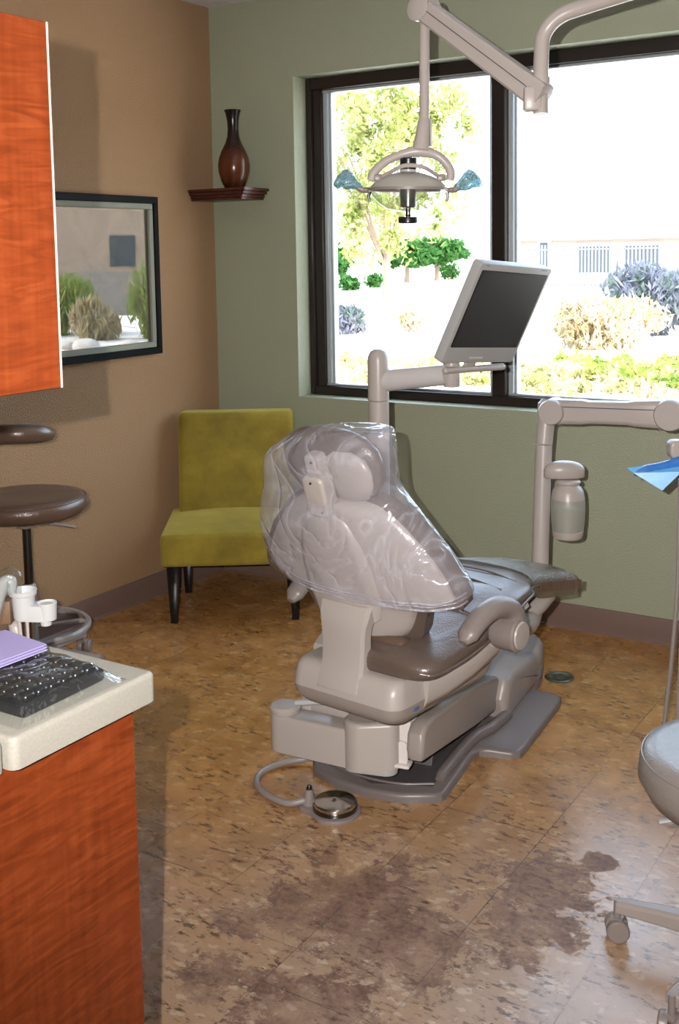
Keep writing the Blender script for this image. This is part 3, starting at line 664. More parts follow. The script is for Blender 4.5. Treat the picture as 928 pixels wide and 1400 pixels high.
# central spine: raised panel with crease lines then the neck that plunges into the housing
b = UB(); rs = []
for z, xl, xr, o_ in ((.885, -.075, .03, .052), (.84, -.10, .055, .066), (.78, -.115, .078, .074), (.72, -.122, .092, .078), (.65, -.118, .098, .080), (.60, -.108, .092, .082), (.575, -.10, .085, .084)):
    rs.append([bp(xl - .012, z, o_ - .03), bp(xl, z, o_ - .008), bp(xl + .02, z, o_), bp((xl + xr) / 2, z, o_ + .006), bp(xr - .02, z, o_), bp(xr, z, o_ - .008), bp(xr + .012, z, o_ - .03)])
b.rings(rs); b.build('spine_panel', 'cream', dc, smooth=70)
b = UB(); rs = []
for z, y, hw, th in ((.60, -.112, .085, .03), (.57, -.124, .083, .030), (.545, -.131, .077, .027), (.52, -.133, .073, .025), (.48, -.133, .071, .025), (.44, -.136, .071, .025), (.41, -.143, .072, .025), (.392, -.152, .073, .025), (.372, -.157, .073, .025)):
    rs.append([V((x * hw - .012, y + dy * th, z)) for x, dy in ((-1, .6), (-1, -.5), (-.9, -.92), (-.5, -1.08), (.5, -1.08), (.9, -.92), (1, -.5), (1, .6))])
b.rings(rs); b.build('back_support', 'cream', dc, smooth=28)
# headrest: brown pad, cream block with hinge
b = UB(); rs = []; N_ = 24
for z, w, d0, d1 in ((.885, .10, .0, -.04), (.90, .13, .012, -.055), (.94, .16, .02, -.065), (.98, .168, .022, -.07), (1.02, .16, .02, -.066), (1.05, .13, .01, -.055), (1.066, .09, -.005, -.045), (1.072, .03, -.015, -.035)):
    rs.append([bp(-.015 + math.copysign(abs(math.cos(t)) ** .75, math.cos(t)) * w, z, (d0 + d1) / 2 + math.sin(t) * (d0 - d1) / 2 + .010 * (abs(math.cos(t)) ** 2) * 0) for t in [2 * math.pi * j / N_ for j in range(N_)]])
b.rings(rs); hr = b.build('headrest', 'leather', dc, smooth=70)
b = UB(); rs = []
for z, w, o_ in ((.895, .02, .02), (.905, .06, .03), (.94, .082, .034), (.98, .085, .034), (1.01, .07, .03), (1.03, .03, .02)):
    rs.append([bp(.055 + math.cos(t) * w, z, .012 + (o_ - .012) * max(0, math.sin(t)) - .03 * max(0, -math.sin(t))) for t in [2 * math.pi * j / 20 for j in range(20)]])
b.rings(rs); b.build('headrest_shell', 'cream', hr, smooth=70)
hm = Matrix.Translation(bp(-.012, .925, .056)) @ Matrix.Rotation(R(17), 4, 'X') @ Matrix.Rotation(R(90), 4, 'X')
b = UB(); b.prism(roundrect(.072, .118, .018), -.022, .026, .010, 3, hm); b.build('hinge_block', 'cream', hr)
b = UB(); b.prism(roundrect(.055, .07, .016), -.022, .014, .008, 3, Matrix.Translation(bp(-.022, .995, .038)) @ Matrix.Rotation(R(107), 4, 'X')); b.build('hinge_block', 'cream', hr)
b = UB()
for x, z in ((-.012, .968), (.006, .888), (-.022, 1.01)):
    b = UB(); b.ball(bp(x, z, .083 if z < 1 else .053), .0035); b.build('screw', 'black', hr)
# seat gap filler between cushion and back
b = UB(); b.box((.03, -.05, .47), (.22, .06, .07), bev=.02); b.build('back_hinge', 'leather_dark', dc)

# ---- accessory arm under the head end
dl = local(dc)
Ac, Bc = V((1.540, -1.665, 0)), V((1.800, -1.650, 0))
def hull2(a, ra, b_, rb, n=12):
    d = (b_ - a).normalized(); an = math.atan2(d.y, d.x); o = []
    for i in range(n + 1): t = an + math.pi / 2 + math.pi * i / n; o.append((a.x + ra * math.cos(t), a.y + ra * math.sin(t)))
    for i in range(n + 1): t = an - math.pi / 2 + math.pi * i / n; o.append((b_.x + rb * math.cos(t), b_.y + rb * math.sin(t)))
    return o
wl = Matrix(); wl = (Matrix.Translation(dc.location) @ Matrix.Rotation(dc.rotation_euler.z, 4, 'Z')).inverted()
class WB(MB):               # built in world coordinates, stored in the chair's
    def build(s, *a, **k): s.bm.transform(wl); return MB.build(s, *a, **k)
b = WB(); b.prism(hull2(Ac, .043, Bc, .040), .092, .203, .010, 3); b.prism(hull2(Bc, .056, Bc + V((.070, .022, 0)), .030), .096, .232, .012, 3); ah = b.build('accessory_arm', 'cream', dc)
b = WB(); b.lathe([(0, 0), (.044, 0), (.046, .005), (.046, .014), (.040, .020), (0, .022)], (Ac.x, Ac.y, .203)); b.build('round_cap', 'cream', ah)
b = WB(); b.lathe([(0, 0), (.046, 0), (.050, .004), (.052, .008), (0, .009)], (Bc.x + .01, Bc.y, .232)); b.lathe([(0, .0), (.012, 0), (.013, .014), (.006, .020), (0, .02)], (Bc.x - .005, Bc.y, .240)); b.build('knob', 'cream', ah)
b = WB(); b.prism(roundrect(.09, .10, .02), .17, .225, .008, 2, Matrix.Translation((1.585, -1.56, 0)) @ Matrix.Rotation(.4, 4, 'Z')); b.box((1.70, -1.56, .20), (.24, .10, .04), bev=.01); b.build('rear_link', 'cream', ah)
b = WB(); b.tube([(1.575, -1.66, .232), (1.66, -1.64, .246), (1.74, -1.62, .252)], [.008, .009, .010], 10, 4); b.build('lever', 'white', ah)
b = WB(); b.prism(hull2(Bc + V((-.02, .01, 0)), .045, Bc + V((.06, .02, 0)), .034), .080, .096, .004, 2); b.build('bottom_cover', 'silver', ah)
# bracket with bolts carrying the arm
b = WB(); b.box((1.885, -1.60, .215), (.085, .035, .12), rz=R(10), bev=.008); b.box((1.76, -1.50, .255), (.24, .14, .08), rz=R(8), bev=.01)
for dx in (0, .022): b.prism(roundrect(.07, .034, .016), -.005, .005, .002, 1, Matrix.Translation((1.885 + dx, -1.620, .140)) @ Matrix.Rotation(R(14), 4, 'Z') @ Matrix.Rotation(R(90), 4, 'X') @ Matrix.Rotation(R(90), 4, 'Z'))
b.box((1.900, -1.62, .108), (.065, .045, .010), rz=R(12), bev=.004)
b.build('mount_bracket', 'white_metal', dc)
for z in (.205, .165): 
    b = WB(); b.lathe([(0, 0), (.011, 0), (.011, .006), (.006, .007), (.006, .012), (0, .012)], (1.862 + (.205 - z) * .1, -1.632, z), (.2, -1, 0), 6); b.build('bolt', 'steel', dc)
b = WB(); b.lathe([(0, 0), (.012, 0), (.014, .01), (.012, .03), (0, .03)], (1.93, -1.60, .235)); b.build('fitting', 'silver', dc); b = WB(); b.lathe([(0, 0), (.006, 0), (.006, .012), (0, .012)], (1.80, -1.57, .232), (.2, -1, 0)); b.build('fitting', 'silver', dc)

# ---- clear plastic cover over backrest and headrest
bagz = [(.648, -.285, .322), (.660, -.300, .338), (.68, -.328, .348), (.72, -.334, .322), (.76, -.334, .300), (.80, -.325, .272), (.84, -.308, .240), (.88, -.292, .205), (.92, -.272, .165), (.96, -.268, .170), (1.00, -.250, .178), (1.03, -.20, .184), (1.06, -.135, .190), (1.08, -.06, .194), (1.094, .13, .196)]
b = UB(); rs = []; N_ = 56
for z, xl, xr in bagz:
    r = []
    for j in range(N_):
        t = 2 * math.pi * j / N_; c_, s_ = math.cos(t), math.sin(t)
        x = (xl + xr) / 2 + math.copysign(abs(c_) ** .8, c_) * (xr - xl) / 2
        k_ = min(1, max(0, (1.10 - z) / .06)); kk = .35 + .65 * k_
        mid = -.010; dep = (.105 if s_ > 0 else .085) * (abs(s_) ** .8) * kk
        if z > .88: dep *= (.8 if s_ > 0 else 1)
        w = .014 * noise.noise(V((x * 11, z * 7, 1.5 if s_ > 0 else 9))) + .006 * noise.noise(V((x * 30, z * 16, s_)))
        wv = .006 * noise.noise(V((z * 22, s_ * 2, 4)))
        o_ = mid + math.copysign(dep, s_) + w * abs(s_)
        r.append(V((x + wv, sb(z), z)) + V((0, -1, -.316)).normalized() * o_)
    rs.append(r)
b.rings(rs, cap=False)
b.bm.verts.ensure_lookup_table(); top = b.bm.verts[-N_:]
b.bm.faces.new(top)
o = b
for zz_, th_ in ((.650, .0035), (.660, .002), (.669, .0025)):   # the rolled lower hem
    pts = []
    for j in range(41):
        t = math.pi * (j / 40) ; x = .030 + .300 * math.copysign(abs(math.cos(t)) ** .8, math.cos(t)); k_ = math.sin(t)
        pts.append(V((x, sb(zz_), zz_ + .006 * noise.noise(V((x * 20, zz_ * 90, 0))))) + V((0, -1, -.316)).normalized() * (-.01 + .105 * k_ ** .8))
    b.tube(pts, th_, 8)
o.bm.transform(Matrix.Translation(dc.location) @ Matrix.Rotation(dc.rotation_euler.z, 4, 'Z') @ U)
bag = MB.build(o, 'plastic_bag', 'bag', smooth=80, sub=1)
tag(bag, 'clear crinkled plastic bag pulled over the dental chair backrest', 'plastic bag')

# ---- monitor post carried by the dental chair
mp = empty('monitor_stand', (at(518, 600, 3.75).x, at(518, 600, 3.75).y, 0), 0, 'cream round post with horizontal arm holding up the flat monitor', 'monitor stand')
lm = local(mp); ztop = at(518, 476, 3.75).z; rp = .0345
MB().lathe([(rp, 0), (rp, at(518, 547, 3.75).z)], (0, 0, 0), n=32).build('post', 'cream', mp)
zj = at(518, 547, 3.75).z
MB().lathe([(0, zj + .001), (rp * 1.03, zj + .002), (rp * 1.03, ztop - .04), (rp * .97, ztop - .022), (rp * .75, ztop - .008), (rp * .4, ztop - .001), (0, ztop)], (0, 0, 0), n=32).build('swivel_head', 'cream', mp)
MB().lathe([(0, 0), (.09, 0), (.09, .012), (.05, .03), (rp, .04)], (0, 0, 0)).build('floor_flange', 'cream', mp)
a0 = lm(at(520, 521, 3.74)); a1 = lm(at(612, 512, 3.60))
MB().tube([a0, a1], [.037, .034], 28).build('arm', plain('satin_white_tube', (.50, .47, .46, 1), .16), mp)
p0 = lm(at(617, 492, 3.60)); p1 = lm(at(617, 529, 3.60))
MB().tube([p1, p1 + V((0, 0, .004)), p0], [.024, .027, .027], 20).build('arm_end', 'cream', mp)
# monitor
Wd = (RT * .704 + UP * .014 + FW * .715).normalized(); Hd = (RT * -.333 - UP * .877 + FW * .346); Hd = (Hd - Wd * Hd.dot(Wd)).normalized()
Nn = Wd.cross(Hd).normalized()      # away from the viewer
if Nn.dot(FW) < 0: Nn = -Nn
MC = at(683.5, 424.5, 3.56)
mo = empty('flat_monitor', (MC.x, MC.y, MC.z - .17), 0, 'flat computer monitor with silver bezel and dark screen before the window', 'monitor')
mm = Matrix((Wd, -Hd, -Nn)).transposed().to_4x4(); mm.translation = MC - mo.location   # local x right, y up, z towards the viewer
def mbuild(b, *a, **k): b.bm.transform(mm); return b.build(*a, **k)
sw, shh = .345, .262
b = MB(); b.prism(roundrect(sw + .034, .345, .012), -.034, 0, .004, 2, Matrix.Translation((0, -.018, 0)))
mbuild(b, 'bezel', 'silver', mo)
b = MB(); b.prism(roundrect(sw + .004, shh + .004, .004), 0, .0015); mbuild(b, 'screen_border', 'black', mo)
b = MB(); b.box((0, 0, .0015), (sw - .004, shh - .004, .002)); mbuild(b, 'screen', 'screen', mo, smooth=0)
b = MB(); b.prism(roundrect(.26, .24, .03), -.070, -.030, .022, 3); b.box((-.02, -.06, -.085), (.12, .12, .04), bev=.01); mbuild(b, 'back_cover', 'silver', mo)
for bx__, bw__ in ((-.155, .016), (.145, .03)):
    b = MB(); b.box((bx__, .148, .0005), (bw__, .0035, .001)); mbuild(b, 'badge', 'taupe', mo)
b = MB(); b.box((-.02, -.172, .0), (.07, .008, .003), bev=.001); mbuild(b, 'button_row', 'white', mo)
b = MB(); b.tube([(-.135, -.222, -.01), (.158, -.212, -.01)], .0115, 16); b.ball((-.135, -.222, -.01), .0115); b.ball((.158, -.212, -.01), .0115)
b.box((-.02, -.205, -.014), (.05, .022, .014), bev=.003); mbuild(b, 'handle_bar', 'cream', mo)
tp = mm @ V((-.04, -.06, -.09))
MB().tube([tp, lm(at(614, 496, 3.62)) + mp.location - mo.location], .016, 14).build('tilt_mount', 'cream', mo)

# ---- operatory light
LD = 3.2
ol = empty('dental_light', at(558, 290, LD), 0, 'overhead dental light with oval reflector hanging from jointed cream arm', 'dental light')
L0 = V(ol.location)
def lp(x, y, d=LD): return at(x, y, d) - L0
e0, e1, cpn = lp(735, 128, 3.0), lp(581, 14, LD), None
ax = (e0 - e1).normalized(); sd = ax.cross(V((0, 0, 1))).normalized(); uu = sd.cross(ax)
rs = []
for t, h in ((.0, .028), (.02, .030), (.15, .030), (.85, .033), (1.0, .036), (1.04, .034), (1.05, .02)):
    c = e1 + (e0 - e1) * t
    rs.append([c + sd * x * .030 + uu * z * h for x, z in ((-1, -.8), (-.8, -1), (.8, -1), (1, -.8), (1, .8), (.8, 1), (-.8, 1), (-1, .8))])
arm = MB().rings(rs).build('main_arm', 'cream', ol)
b = MB(); off = -sd * .0315 if sd.dot(FW) > 0 else sd * .0315
b.tube([e1 + (e0 - e1) * .03 + off + uu * .006, e1 + (e0 - e1) * .97 + off + uu * .004], .0012, 6); b.build('seam', 'seam', arm)
rs = [[e1 + ax * (-.006 + .034 * math.cos(t) * f_ ) + uu * (.038 * math.sin(t) * f_) + sd * y_ for t in [2 * math.pi * j / 28 for j in range(28)]] for y_, f_ in ((-.036, .8), (-.033, 1), (.033, 1), (.036, .8))]
MB().rings(rs).build('elbow', 'cream', ol)
MB().box(lp(727, 136, 3.0), (.048, .05, .065), rz=.5, bev=.008).build('pivot_block', 'cream', ol)
q0 = [lp(739, 156, 3.0), lp(739, 122, 3.0), lp(740, 75, 3.0), lp(744, 46, 3.0), lp(764, 23, 2.98), lp(800, 9, 2.95), lp(900, -22, 2.85), lp(1040, -66, 2.72)]
MB().tube(q0, .0205, 22, 6).build('curved_arm', 'cream', ol)
tt = q0[-1]; MB().tube([tt, V((tt.x, tt.y, ZC - L0.z - .001))], .03).build('ceiling_post', 'cream', ol)
MB().tube([lp(739, 124, 3.0), lp(740, 106, 3.0)], .0235, 22).build('collar', 'cream', ol)
MB().tube([lp(580, 22), lp(580, 166)], .0148, 22).build('drop_tube', 'cream', ol)
MB().tube([lp(580, 163), lp(580, 168), lp(578, 185), lp(575, 206)], [.0165, .020, .0215, .026], 20).build('socket', 'cream', ol)
MB().box(lp(589, 182) , (.006, .03, .075), rz=.5, bev=.002).build('side_plate', 'silver', ol)
yk = [lp(507, 247), lp(511, 236), lp(527, 221), lp(550, 211), lp(572, 207), lp(596, 212), lp(610, 224), lp(616, 236), lp(615, 247)]
MB().tube(yk, [.012, .013, .0125, .013, .017, .013, .0125, .013, .012], 16, 5).build('yoke', 'cream', ol)
# reflector dome, shield, lamp core: axis vertical-ish, tipped to the viewer
cx = lp(558, 259); RA = UP * .985 - FW * .115; RA.normalize()
k1 = .113
MB().lathe([(k1, 0), (k1 * .99, .006), (k1 * .82, .024), (k1 * .6, .038), (k1 * .35, .047), (.022, .05), (.020, .052)], cx, RA, 48, cap=False).build('reflector', 'reflector', ol, smooth=70)
MB().lathe([(k1 * .985, -.001), (k1 * .93, -.016), (k1 * .78, -.037), (k1 * .55, -.055), (k1 * .32, -.062), (.02, -.063)], cx, RA, 48, cap=False).build('shield', 'lens', ol, smooth=70)
MB().lathe([(k1 - .002, -.003), (k1 + .004, -.004), (k1 + .005, .004), (k1 - .002, .004), (k1 - .002, -.003)], cx, RA, 48, cap=False).build('rim', 'taupe', ol)
b = MB(); b.lathe([(0, .046), (.024, .046), (.024, .056), (0, .056)], cx, RA); b.build('core_ring', 'silver', ol)
b = MB(); b.lathe([(0, .056), (.0235, .056), (.0245, .060), (.0245, .086), (.022, .089), (0, .089)], cx, RA); b.build('lamp_cap', 'black', ol)
b = MB(); b.lathe([(0, .02), (.020, .02), (.024, -.01), (.022, -.048), (.018, -.052), (.007, -.052), (.007, -.072), (.010, -.074), (.007, -.076), (.007, -.078), (0, -.078)], cx, RA); b.build('lamp_core', 'darksteel', ol)
b = MB(); b.lathe([(0, -.078), (.027, -.078), (.028, -.082), (.028, -.094), (.024, -.097), (0, -.097)], cx, RA); b.build('focus_knob', 'black', ol)
b = MB()
b.tube([lp(512, 243), lp(525, 240), lp(545, 229, LD - .05), lp(560, 226, LD - .06), lp(580, 229, LD - .05), lp(598, 240), lp(608, 243)], .006, 8, 5)
b.build('reflector_rim', 'cream', ol)
for x in (516, 603): MB().box(lp(x, 243), (.026, .022, .020), rz=.55, bev=.004).build('joint', 'taupe', ol)
for sg in (-1, 1):
    c0 = 558 + sg * 54
    hd = MB().tube([lp(c0, 260), lp(c0 + sg * 10, 259), lp(c0 + sg * 20, 252), lp(c0 + sg * 27, 245), lp(c0 + sg * 33, 242), lp(c0 + sg * 36, 246)], [.008, .009, .009, .010, .011, .010], 14, 5).build('handle', 'taupe', ol)
    MB().ball(lp(c0 + sg * 4, 260), .011, (1, 1, .7)).build('handle_joint', 'taupe', hd)
    MB().tube([lp(c0 - sg * 1, 262), lp(c0 + sg * 0, 270), lp(c0 - sg * 2, 276)], [.006, .005, .003], 8).build('clip', 'darksteel', ol)
    # crumpled film over the handle
    b = MB(); rs = []
    for i, (x, y, w, h) in enumerate([(8, 257, .010, .012), (15, 254, .018, .026), (22, 248, .026, .044), (29, 246, .030, .050), (36, 246, .028, .044), (43, 249, .020, .030), (48, 252, .004, .008)]):
        c = lp(c0 + sg * x, y); r = []
        for j in range(16):
            t = 2 * math.pi * j / 16; k_ = 1 + .35 * noise.noise(V((i * 1.3 + sg, j * .9, 2)))
            r.append(c + (UP * math.sin(t) * h * .55 * k_ + FW * math.cos(t) * w * .7 * k_))
        rs.append(r)
    b.rings(rs, cap=False); fo = b.build('handle_film', 'blue_sleeve', smooth=60, loc=L0)
    tag(fo, 'crumpled pale blue film over the %s handle of the dental light' % ('left' if sg < 0 else 'right'), 'film cover')

# ---- delivery arm at the right
DP = at(738, 770, 3.85)
dv = empty('delivery_unit', (DP.x, DP.y, 0), 0, 'cream delivery post and long horizontal arm reaching out at right', 'delivery arm')
lv = local(dv)
def dp(x, y, d=3.85): return lv(at(x, y, d))
zj = dp(742, 608).z
MB().tube([(0, 0, .36), dp(738, 770), dp(740, 700), V((dp(743, 608).x, dp(743, 608).y, zj))], .029, 24).build('post', 'cream', dv)
MB().tube([dp(743, 607), dp(746, 575), dp(747, 552), dp(748, 546)], [.030, .031, .030, .018], 24).build('post_head', 'cream', dv)
# foot link reaching from the chair base up to the post, hidden behind the toe board
MB().tube([(0, 0, .40), (0, 0, .372), (.02, -.10, .352), (.10, -.36, .375), (.10, -.50, .405)], [.029, .031, .034, .038, .040], 18, 5).build('base_link', 'cream', dv)
h0, h1 = dp(757, 562, 3.82), dp(905, 566, 3.66)
ax = (h1 - h0).normalized(); sd = ax.cross(V((0, 0, 1))).normalized(); uu = sd.cross(ax); rs = []
for t, h in ((.0, .042), (.28, .041), (.34, .037), (.70, .038), (.76, .042), (1.0, .046)):
    c = h0 + (h1 - h0) * t; rs.append([c + sd * x * .033 + uu * z * h for x, z in ((-1, -.7), (-.7, -1), (.7, -1), (1, -.7), (1, .7), (.7, 1), (-.7, 1), (-1, .7))])
ar = MB().rings(rs).build('horizontal_arm', 'cream', dv, bevel=.004)
off = -sd * .0335 if sd.dot(FW) > 0 else sd * .0335
MB().tube([h0 + off + uu * .020, h1 + off + uu * .016], .0013, 6).build('seam', 'seam', ar)
for c, rr in ((h0, .044), (h1 + ax * .03, .052)):
    MB().lathe([(0, -.045), (rr * .92, -.045), (rr, -.036), (rr, .036), (rr * .92, .045), (0, .045)], c, sd, 36).build('elbow_drum', 'cream', dv)
h2 = h1 + ax * .35 + V((0, 0, .10))
MB().tube([h1 + ax * .03, h2], .03, 18).build('upper_link', 'cream', dv)
# tray side hanging at the right edge
hk = dp(925, 614, 3.3)
MB().tube([h2, dp(985, 560, 3.35), dp(960, 590, 3.3), hk + V((.03, 0, .0))], .018, 14, 5).build('tray_link', 'cream', dv)
MB().prism(roundrect(.05, .055, .018), -.02, .02, .008, 3, Matrix.Translation(hk) @ Matrix.Rotation(R(35), 4, 'Z') @ Matrix.Rotation(R(90), 4, 'X')).build('hanger', 'cream', dv)
MB().lathe([(.020, 0), (.022, .01), (.020, .02), (0, .022)], dp(926, 634, 3.3), (0, 0, 1)).build('hanger_ring', 'cream', dv)
# water bottle on the post
wbx = empty('water_bottle', dv.location + dp(775, 735, 3.80), 0, 'frosted water bottle hanging under a rounded cream cap on the delivery post', 'bottle')
W0 = V(wbx.location); c = at(776, 737, 3.80) - W0; c.z = 0
H_ = at(776, 655, 3.80).z - W0.z
bt = MB().lathe([(0, 0), (.046, 0), (.0505, .008), (.052, .03), (.0555, .055), (.0575, .10), (.0565, .133), (.051, .160), (.044, .172), (.036, .178), (.034, .184), (.039, .187), (.040, .194), (.034, .199)], (c.x, c.y, 0), n=40, cap=False).build('bottle_body', 'bottle', wbx, smooth=60)
b = MB()
prof = [(0, .0005), (.0465, .0005), (.0510, .008), (.0525, .026), (.050, .028), (0, .028)]
for i, (r_, z_) in enumerate(prof): pass
b.lathe(prof, (c.x, c.y, 0), n=40); b.build('bottle_foot', 'cream', wbx)
MB().lathe([(0, .029), (.0515, .029), (.055, .06), (.0565, .098), (0, .098)], (c.x, c.y, 0), n=40).build('water', plain('cloudy_water', (.27, .29, .25, 1), .25), wbx)
MB().lathe([(.0570, .136), (.0525, .160), (.046, .174), (.038, .181), (.0365, .185), (.0415, .188), (.042, .196), (.036, .201), (0, .201)], (c.x, c.y, 0), n=40, cap=False).build('bottle_neck', 'cream', wbx, smooth=60)
cap_c = at(771, 642, 3.80) - W0
b = MB(); rs = []
for z_, kx, ky in ((-.028, .066, .030), (-.024, .070, .034), (0, .070, .036), (.012, .064, .034), (.022, .050, .028), (.028, .03, .018), (.030, .006, .004)):
    rs.append([cap_c + V((math.cos(t) * kx * .846 - math.sin(t) * ky * .533, math.cos(t) * kx * .533 + math.sin(t) * ky * .846, z_)) for t in [2 * math.pi * j / 28 for j in range(28)]])
b.rings(rs); b.build('bottle_cap', 'cream', wbx, smooth=60)
# blue wrapped instrument and hoses
bi = at(925, 640, 3.28); bi2 = at(862, 641, 3.28)
b = MB().tube([at(867, 646, 3.28), at(885, 643, 3.28), at(908, 639, 3.28), at(932, 632, 3.28)], [.011, .017, .018, .020], 16, 5)
o = b.build('air_syringe', 'blue_wrap'); tag(o, 'blue film wrapped hand instrument held out at the right edge', 'dental instrument')
b = MB(); tri = [at(857, 640, 3.27), at(866, 647, 3.27), at(905, 671, 3.25), at(932, 645, 3.24), at(930, 632, 3.28)]
b.bm.faces.new([b.bm.verts.new(p) for p in tri]); b.build('film_flap', 'blue_light', o, solid=.0015, smooth=0)
b = MB().tube([at(930, 655, 3.3), at(928, 720, 3.3), at(926, 800, 3.32), at(918, 900, 3.36), at(910, 970, 3.40), at(909, 1005, 3.42), at(925, 1035, 3.42), at(950, 1015, 3.4), at(965, 800, 3.35), at(962, 620, 3.3)], .0065, 12, 8)
o = b.build('delivery_hose', 'hose'); tag(o, 'thin grey hose looping down from the blue wrapped instrument to near the floor', 'hose')
b = MB().tube([at(938, 645, 3.2), at(934, 760, 3.22), at(930, 900, 3.26), at(927, 1000, 3.3), at(940, 1045, 3.3), at(970, 1000, 3.3), at(975, 640, 3.2)], .0065, 12, 8)
o = b.build('delivery_hose', 'hose'); tag(o, 'grey hose hanging at the very edge of the picture above the operator stool', 'hose')

# ---- foot pedal with its tube
PDc = V((1.778, -1.772, 0))
fp = empty('foot_pedal', PDc, 0, 'round polished steel foot control disc on the cork floor before the chair', 'foot pedal')
MB().prism([(x, y) for x, y in smoothpoly([(.068, -.02), (.066, .03), (.03, .064), (-.03, .062), (-.062, .03), (-.095, .028), (-.11, -.005), (-.092, -.04), (-.05, -.050), (0, -.072), (.045, -.056)], 5)], 0, .010, .003, 2).build('base', 'taupe', fp)
MB().lathe([(0, .010), (.050, .010), (.058, .018), (.0605, .026), (.0605, .032), (.057, .036), (.03, .041), (.008, .043), (.006, .0445), (0, .0445)], n=56).build('disc', 'steel', fp)
MB().lathe([(.0575, 0), (.062, .001), (.062, .010), (.0575, .011), (.0575, 0)], (0, 0, .012), n=56, cap=False).build('disc_rim', 'darksteel', fp)
MB().tube([(-.080, -.012, .010), (-.079, -.011, .03), (-.078, -.010, .052)], [.020, .016, .010], 18).build('tube_socket', 'taupe', fp)
MB().lathe([(0, 0), (.008, 0), (.0085, .006), (.005, .014), (0, .014)], (-.078, -.010, .050)).build('stud', 'darksteel', fp)
MB().tube([(-.085, -.020, .022), (-.13, -.045, .013), (-.21, -.03, .0105), (-.275, .01, .0105), (-.305, .07, .0105), (-.29, .145, .0115), (-.24, .20, .016), (-.16, .245, .03), (-.06, .29, .05)], .0098, 16, 8).build('hose', 'hose', fp)

# floor outlet cap
fc = MB().lathe([(0, 0.0), (.052, 0), (.053, .003), (.048, .006), (.036, .0045), (.034, .003), (.022, .003), (.020, .006), (.012, .007), (0, .007)], (1.952, -.532, 0), n=40).build('floor_cap', plain('tarnished_brass', (.10, .11, .075, 1), .35, .2, 60, metal=.7))
tag(fc, 'round tarnished metal outlet cap set in the cork floor', 'floor cap')

# ------------------------------------------------------------------ outdoors
GZ = -.1
b = MB(); q = bmesh.new(); bmesh.ops.create_grid(q, x_segments=1, y_segments=1, size=1)
for v_ in q.verts: v_.co = V((v_.co.x * 130 - 20, v_.co.y * 120 + 120.3, GZ))
b.add(q); struct(b.build('ground', 'gravel', smooth=0), 'pale sunlit gravel ground')
def walkstrip(pts, w, name, z):
    b = MB(); p = catmull(pts, 8)
    L_ = []
    for i, c in enumerate(p):
        d = (p[min(i + 1, len(p) - 1)] - p[max(i - 1, 0)]).normalized(); s_ = V((-d.y, d.x, 0)); L_.append((b.bm.verts.new(c + s_ * w), b.bm.verts.new(c - s_ * w)))
    for i in range(len(L_) - 1): b.bm.faces.new((L_[i][0], L_[i][1], L_[i + 1][1], L_[i + 1][0]))
    return b.build(name, 'walk', smooth=0)
def gp(x, y, z=GZ):
    d = FW + RT * ((x - 464) / F) - UP * ((y - 505.81) / F); return CAM + d * ((z - CAM.z) / d.z)
struct(walkstrip([(-20, 18, GZ + .01), (-8, 11.5, GZ + .01), (2, 12.2, GZ + .01), (16, 17, GZ + .01), (40, 28, GZ + .01)], 1.0, 'path', 0))
def foliage(c, rx, ry, rz_, count, leafsz, seed, up_bias=.0, shell=.45, flatb=True, aspect=1.0, nl=9, lr0=.45, lr1=.75, sp=.45):
    r = random.Random(seed); b = MB(); bm = b.bm; c = V(c)
    lob = [(V((r.uniform(-sp, sp), r.uniform(-sp, sp), r.uniform(-sp * .8, sp))) * (1 if nl == 9 else r.uniform(.5, 1)), r.uniform(lr0, lr1)) for _ in range(nl)]
    for i in range(count):
        lc, lr = lob[r.randrange(nl)]
        d = V((r.gauss(0, 1), r.gauss(0, 1), r.gauss(0, 1))).normalized() * lr * (r.random() ** shell)
        p = lc + d
        if flatb and p.z < -.75: p.z = -.75 + r.random() * .1
        q = c + V((p.x * rx, p.y * ry, (p.z + .75 if flatb else p.z) * rz_))
        a = V((r.gauss(0, 1), r.gauss(0, 1), r.gauss(0, 1) + up_bias)).normalized(); e_ = a.cross(V((r.gauss(0, 1), r.gauss(0, 1), r.gauss(0, 1)))).normalized()
        s_ = leafsz * r.uniform(.6, 1.3)
        vs = [bm.verts.new(q + a * s_ * aspect), bm.verts.new(q + e_ * s_ * .5), bm.verts.new(q - a * s_ * aspect), bm.verts.new(q - e_ * s_ * .5)]
        bm.faces.new(vs)
    return b
def shrub(name, px, py, rx, rz_, mat, label, count=1600, lz=.08, seed=1, cat='shrub', group=None, asp=1.0, upb=0, ry=None):
    g = gp(px, py); e_ = empty(name, g, 0, label, cat, group)
    foliage((0, 0, 0), rx, ry or rx, rz_, count, lz, seed, upb, .5, True, asp).build('foliage', mat, e_, smooth=0)
    b = MB(); r = random.Random(seed)
    for i in range(5): b.tube([(r.uniform(-.1, .1) * rx, r.uniform(-.1, .1) * rx, -.02), (r.uniform(-.4, .4) * rx, r.uniform(-.4, .4) * rx, rz_ * .8)], [.02, .008], 6)
    b.build('stem', 'bark', e_); return e_
shrub('straw_bush', 826, 473, 1.10, .50, 'leaf_tan', 'wide straw coloured bush on the gravel right of the monitor', 9000, .05, 3, asp=2, upb=1)
shrub('lavender_bush', 902, 457, 1.05, .78, 'leaf_lav', 'tall lavender grey bush behind the straw coloured bush', 8000, .06, 4, asp=2, upb=1.5)
shrub('grey_bush', 467, 456, .55, .34, 'leaf_lav', 'low grey green bush at left end of the window', 1800, .06, 5, asp=2, upb=1.5)
shrub('small_bush', 560, 455, .36, .34, 'leaf_tan', 'sparse small dry bush left of the monitor', 420, .05, 6, asp=2, upb=1)
shrub('round_bush', 513, 393, .55, .45, 'leaf_green', 'tiny round green bush below the yellow green tree', 500, .14, 7, group='far round bushes')
